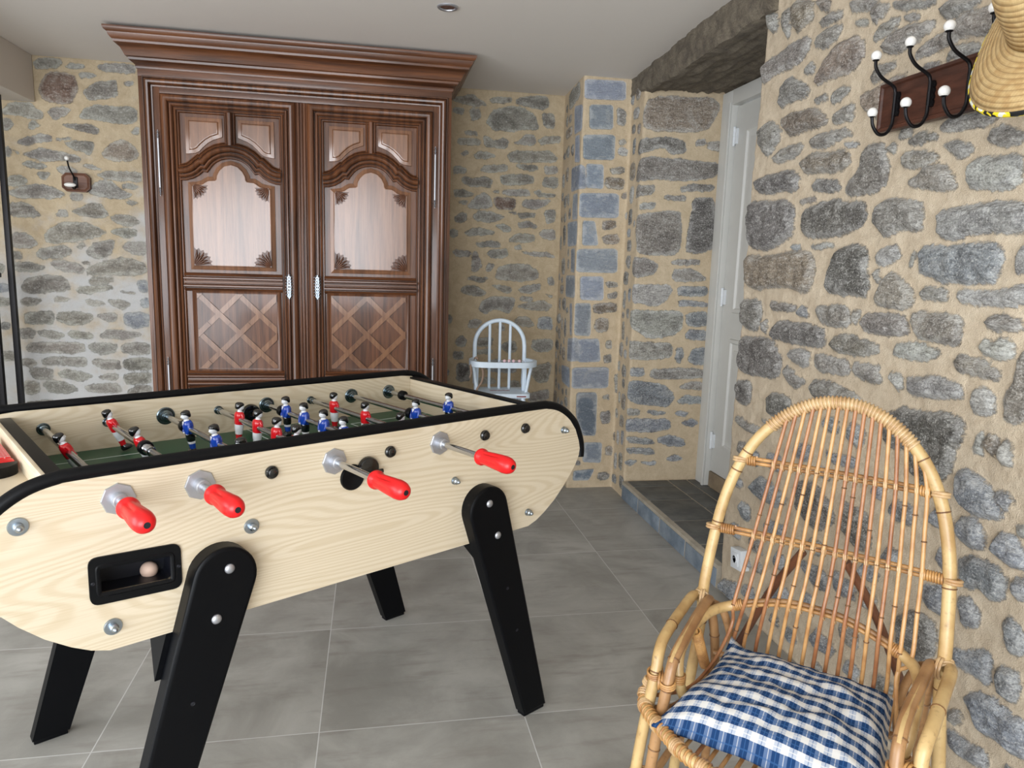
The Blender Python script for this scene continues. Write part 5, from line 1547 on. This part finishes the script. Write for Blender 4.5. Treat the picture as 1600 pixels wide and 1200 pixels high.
# canes
tops = [-.112,-.094,-.076,-.059,-.043,-.026,-.008,.010,.027,.045,.062,.079,.096,.113,.131,.149,.167]
tops = [t_-.02*0 for t_ in tops]
mid2 = [-.151,-.129,-.108,-.087,-.066,-.043,-.021,.002,.025,.046,.067,.088,.109,.130,.151,.172,.193]
mid1 = [-.128,-.109,-.090,-.072,-.053,-.034,-.014,.006,.026,.045,.065,.084,.104,.124,.143,.163,.182]
bots = [-.200,-.172,-.147,-.119,-.092,-.066,-.041,-.014,.010,.036,.062,.087,.111,.135,.160,.178,.200]
def hoop_z(x):
    pts = [(p.x, p.z) for p in P_ if p.z > .6]; best = None
    for a_, b_ in zip(pts, pts[1:]):
        if min(a_[0], b_[0]) <= x <= max(a_[0], b_[0]) and abs(a_[0]-b_[0]) > 1e-9:
            z = a_[1]+(b_[1]-a_[1])*(x-a_[0])/(b_[0]-a_[0]); best = z if best is None else max(best, z)
    return best
arch_z = lambda x: .603-.85*x*x-6*x**4
rc_ = random.Random(5)
def under(i):
    x = bots[i]
    if i in (0, 16):
        e = 1 if x > 0 else -1
        return [Vector(p) for p in ((e*.174,-.004,.525),(e*.182,-.045,.475),(e*.194,-.105,.440),(e*.212,-.175,.424),(e*.250,-.250,.432))]
    return [Vector((x*.98,.004,.49)), Vector((x*.97,-.012,.446)), Vector((x*.97,-.05,.420)), Vector((x*.97,-.12,.412)), Vector((x*.97,-.24,.412)), Vector((x*.95,-.262-.148*math.sqrt(max(0, 1-(x/.25)**2)),.424))]
for i in range(17):
    zt = hoop_z(tops[i]); m = MB()
    pts = [back(tops[i], zt, -.006), back(mid1[i], .902, -.007), back((mid1[i]+mid2[i])/2, .82, -.007), back(mid2[i], .735, -.007), back(mid2[i]*.78+bots[i]*.22, .66, -.007), back(mid2[i]*.55+bots[i]*.45, arch_z(mid2[i]*.55+bots[i]*.45), -.012),
           *under(i)]
    Pc = cat(pts, 5); m.tube(Pc, .0044, 8, 0 if rc_.random() < .6 else 4)
    knots(m, Pc, (rc_.uniform(.1,.3), rc_.uniform(.34,.55)), .0046, 1)
    for z, xx in ((.902, mid1[i]), (.735, mid2[i])): ribbon_ring(m, back(xx, z, .0), (1,0,.1), .0112, .0016, 10, 3, 2, .004)
    cm_ = [M['cane'], M['node'], M['wrap'], M['wrapl'], M['caned']]
    m.build('back_cane', cm_, ch, 60)
# lumbar arch with bound middle
la = [(-.192,-.226,.428),(-.208,-.228,.46),(-.219,-.218,.505),(-.222,-.190,.535),(-.222,-.130,.551),(-.214,-.060,.558),(-.190,-.010,.562),(-.128,.008,.582),(-.06,.012,.600),(0,.013,.603)]
la = la+[(-a, b, c) for a, b, c in la[:-1][::-1]]
P3 = cat(la, 7); m = MB()
k_ = [i for i, p in enumerate(P3) if -.168 < p.x < .168 and p.y > -.03]; fat = P3[:k_[0]+1]; fat2 = P3[k_[-1]:]; thin = P3[k_[0]-1:k_[-1]+2]
m.tube(fat, .0118, 12, 0); m.tube(fat2, .0118, 12, 0)
m.tube([p+Vector((0,.003,.004)) for p in thin], .0060, 8, 4); m.tube([p+Vector((0,-.004,-.003)) for p in thin], .0046, 8, 2)
for e in (-1, 1):
    sg = [p for p in P3 if .148 < e*p.x < .176 and p.y > -.03]
    if len(sg) > 1: coil(m, sg, .0122, .0022, .0046, 6, 2)
for i in range(1, 16):
    xx = mid2[i]*.55+bots[i]*.45; ribbon_ring(m, (xx, .004, arch_z(xx)-.002), (1,0,.2), .0105, .0016, 10, 3, 2, .004)
m.build('lumbar_arch', RC, ch, 60)
# arms, front and rear legs (two bent poles a side)
for e in (-1, 1):
    def E(p): return [(e*a, b, c) for a, b, c in p]
    m = MB()
    o1 = E([(-.250,.012,.552),(-.266,-.02,.571),(-.263,-.10,.567),(-.258,-.17,.560),(-.254,-.225,.550),(-.249,-.257,.533),(-.247,-.270,.505),(-.250,-.284,.45),(-.260,-.295,.35),(-.273,-.310,.18),(-.288,-.325,0)])
    Pa = cat(o1, 7); m.tube(Pa, .0122, 13, 0); knots(m, Pa, (.3,.62,.86), .0125, 1)
    m.build('arm_pole', RC, ch, 60)
    m = MB()
    o2 = E([(-.236,.010,.548),(-.230,-.02,.570),(-.224,-.10,.568),(-.216,-.18,.561),(-.212,-.235,.552),(-.211,-.268,.537),(-.211,-.286,.508),(-.215,-.299,.45),(-.225,-.308,.35),(-.237,-.322,.18),(-.250,-.338,0)])
    Pb_ = cat(o2, 7); m.tube(Pb_, .0118, 13, 4); knots(m, Pb_, (.5,.66,.8), .0122, 1)
    m.tube([p+Vector((0,-.009,.007)) for p in Pb_[8:38]], .0042, 6, 0)
    m.build('arm_pole', RC, ch, 60)
    m = MB()
    Pr = cat(E([(-.250,.0,.556),(-.238,.020,.535),(-.226,.034,.46),(-.226,.060,.33),(-.240,.095,.15),(-.260,.125,0)]), 7); m.tube(Pr, .0112, 12, 4); knots(m, Pr, (.4,.7), .0115, 1)
    m.build('rear_leg', RC, ch, 60)
    m = MB()
    Pr = cat(E([(-.232,.006,.556),(-.205,.018,.535),(-.182,.030,.455),(-.184,.050,.36),(-.205,.072,.28),(-.236,.090,.22)]), 6); m.tube(Pr, .0095, 10, 4)
    m.build('inner_brace', RC, ch, 60)
    # bound spindle inside the arm
    m = MB(); Ps = cat(E([(-.224,-.185,.560),(-.218,-.160,.566),(-.213,-.138,.545),(-.211,-.108,.495),(-.209,-.075,.440),(-.205,-.045,.400)]), 6)
    m.tube(Ps, .0052, 9, 2); coil(m, Ps[12:26], .0098, .0030, .0062, 6, 2); m.build('bound_spindle', RC, ch, 60)
    m = MB()
    m.tube(cat(E([(-.258,-.262,.405),(-.225,-.215,.398),(-.205,-.12,.402),(-.205,-.02,.405),(-.22,.03,.40)]), 6), .0066, 8, 4)
    m.build('side_stay', RC, ch, 60)
    # bindings
    for parts_ in ([((e*-.2525,.002,.566), (e*.3,.6,.5), .019, .003, 3, 3, .006), ((e*-.247,-.012,.566), (e*1,.2,0), .020, .003, 3, 2, .006)],
                   [((e*-.2475,-.273,.495), (0,-.25,1), .0155, .0026, 2, 3, .005)], [((e*-.212,-.290,.492), (0,-.2,1), .0152, .0026, 2, 3, .005)],
                   [((e*-.230,-.282,.488), (e*1,.3,0), .0165, .0026, 2, 2, .006)], [((e*-.214,-.227,.475), (0,0,1), .0145, .0025, 2, 4, .005)],
                   [((e*-.262,-.322,.12), (0,-.1,1), .030, .0028, 2, 3, .006)], [((e*-.248,-.312,.27), (0,-.1,1), .030, .0028, 2, 3, .006)]):
        m = MB()
        for c_, ax_, R_, r_, mi_, n_, g_ in parts_: ribbon_ring(m, c_, ax_, R_, r_, 16, mi_, n_, g_)
        m.build('binding', RC, ch, 60)
# seat rim
sr = [(-.246,-.262,.505),(-.256,-.256,.480),(-.268,-.258,.450),(-.266,-.278,.434),(-.243,-.312,.430),(-.186,-.357,.430),(-.128,-.396,.430),(-.065,-.416,.430),(0,-.421,.430)]
sr = sr+[(-a, b, c) for a, b, c in sr[:-1][::-1]]
P4 = cat(sr, 6); m = MB(); m.tube(P4, .0118, 12, 0); coil(m, P4[8:-8], .0130, .0026, .0125, 6, 2)
for i in range(10, len(P4)-10, 6): ribbon_ring(m, P4[i], P4[i+1]-P4[i-1], .0142, .0027, 14, 3, 3, .005)
m.tube([p+Vector((0,.008,-.016)) for p in P4[10:-10]], .0075, 9, 4); m.build('seat_rim', RC, ch, 60)
m = MB()
for y in (-.03,-.15,-.27): m.tube([(-.215,y,.398),(0,y,.396),(.215,y,.398)], .0085, 9, 4, smooth=5)
m.tube([(-.215,.004,.430),(-.1,.010,.440),(0,.012,.442),(.1,.010,.440),(.215,.004,.430)], .0072, 9, 4, smooth=5)
m.build('seat_bearer', RC, ch, 60)
for e in (-1, 1):
    m = MB(); Pq = cat([(e*-.046,.052,.715),(e*-.11,.085,.60),(e*-.170,.105,.46),(e*-.225,.105,.32)], 6)
    m.tube(Pq, .0098, 11, 0); tag(m.build('back_prop', M['brace'], ch, 60), 'dark brown back prop')
m = MB()
m.tube(cat([(-.262,-.316,.165),(-.20,-.312,.235),(-.1,-.312,.265),(0,-.312,.270),(.1,-.312,.265),(.20,-.312,.235),(.262,-.316,.165)], 6), .0095, 10, 4)
for e in (-1, 1): m.tube(cat([(e*.268,-.290,.17),(e*.264,-.15,.21),(e*.26,.0,.215),(e*.242,.085,.19)], 6), .0088, 10, 4)
m.tube(cat([(-.24,.090,.16),(0,.10,.18),(.24,.090,.16)], 6), .0088, 10, 4)
m.build('lower_stretcher', RC, ch, 60)

# cushion lying on the seat
def cushion():
    n, mq = 56, 44; vs = []; fs = []; uv = []
    corners = [Vector((-.212,-.362)), Vector((.215,-.372)), Vector((.172,.006)), Vector((-.168,-.022))]
    for side_ in (1, -1):
        for j in range(mq+1):
            for i in range(n+1):
                u, v_ = i/n, j/mq; a, b = 2*u-1, 2*v_-1
                inx = 1-.055*(1-b*b)*abs(a)**3*0-.0; pin = .030
                p = (corners[0]*(1-u)+corners[1]*u)*(1-v_)+(corners[3]*(1-u)+corners[2]*u)*v_
                cx_, cy_ = (p.x, p.y+.125)
                p = Vector((p.x*(1-pin*2.2*(1-b*b)*abs(a)**2*.5), p.y+ .018*(1-a*a)*b*-1*abs(b)))
                flap = min(1, (1-abs(a))/.07)*min(1, (1-abs(b))/.09)
                prof = ((1-abs(a)**3.2)*(1-abs(b)**3.0))**.55*flap
                wr = .0055*math.sin(9*a+5*b+1.5*math.sin(3*b))*(abs(a)**1.2)+.0050*noise.noise(Vector((a*2.2, b*5.5, 1+side_)))*1.2+.004*noise.noise(Vector((a*7, b*9, 3)))
                h = side_*(.0035+.056*prof)+wr*prof*1.3*(1 if side_ > 0 else .2)
                lift = .024*max(0, b)**3*(1-.2*a)+.022*max(0, -a)**6*max(0, b)**3-.010*max(0, -b)**3
                vs.append((p.x, p.y, h*(1 if side_ > 0 else .38)+lift+.004*noise.noise(Vector((a*3, b*3, 8))))); uv.append((u, v_))
    N = (n+1)*(mq+1)
    for s_ in (0, 1):
        for j in range(mq):
            for i in range(n):
                q_ = [s_*N+j*(n+1)+i, s_*N+j*(n+1)+i+1, s_*N+(j+1)*(n+1)+i+1, s_*N+(j+1)*(n+1)+i]
                fs.append(q_ if s_ == 0 else q_[::-1])
    ed = [i for i in range(n+1)]+[(j+1)*(n+1)-1 for j in range(1, mq+1)]+[mq*(n+1)+i for i in range(n-1, -1, -1)]+[j*(n+1) for j in range(mq-1, 0, -1)]
    for a, b in zip(ed, ed[1:]+ed[:1]): fs.append([a, N+a, N+b, b])
    me = bpy.data.meshes.new('cushion'); me.from_pydata(vs, [], fs); ul = me.uv_layers.new(name='UVMap')
    for l in me.loops: ul.data[l.index].uv = uv[l.vertex_index]
    me.polygons.foreach_set('use_smooth', [True]*len(fs)); me.materials.append(M['plaid'])
    o = bpy.data.objects.new('cushion', me); COL.objects.link(o)
    o.location = (.955, 1.344, .446); o.rotation_euler = (0, 0, R(-45.864))
    return tag(o, 'blue and white checked cotton cushion on the rattan armchair', 'cushion')
cushion()
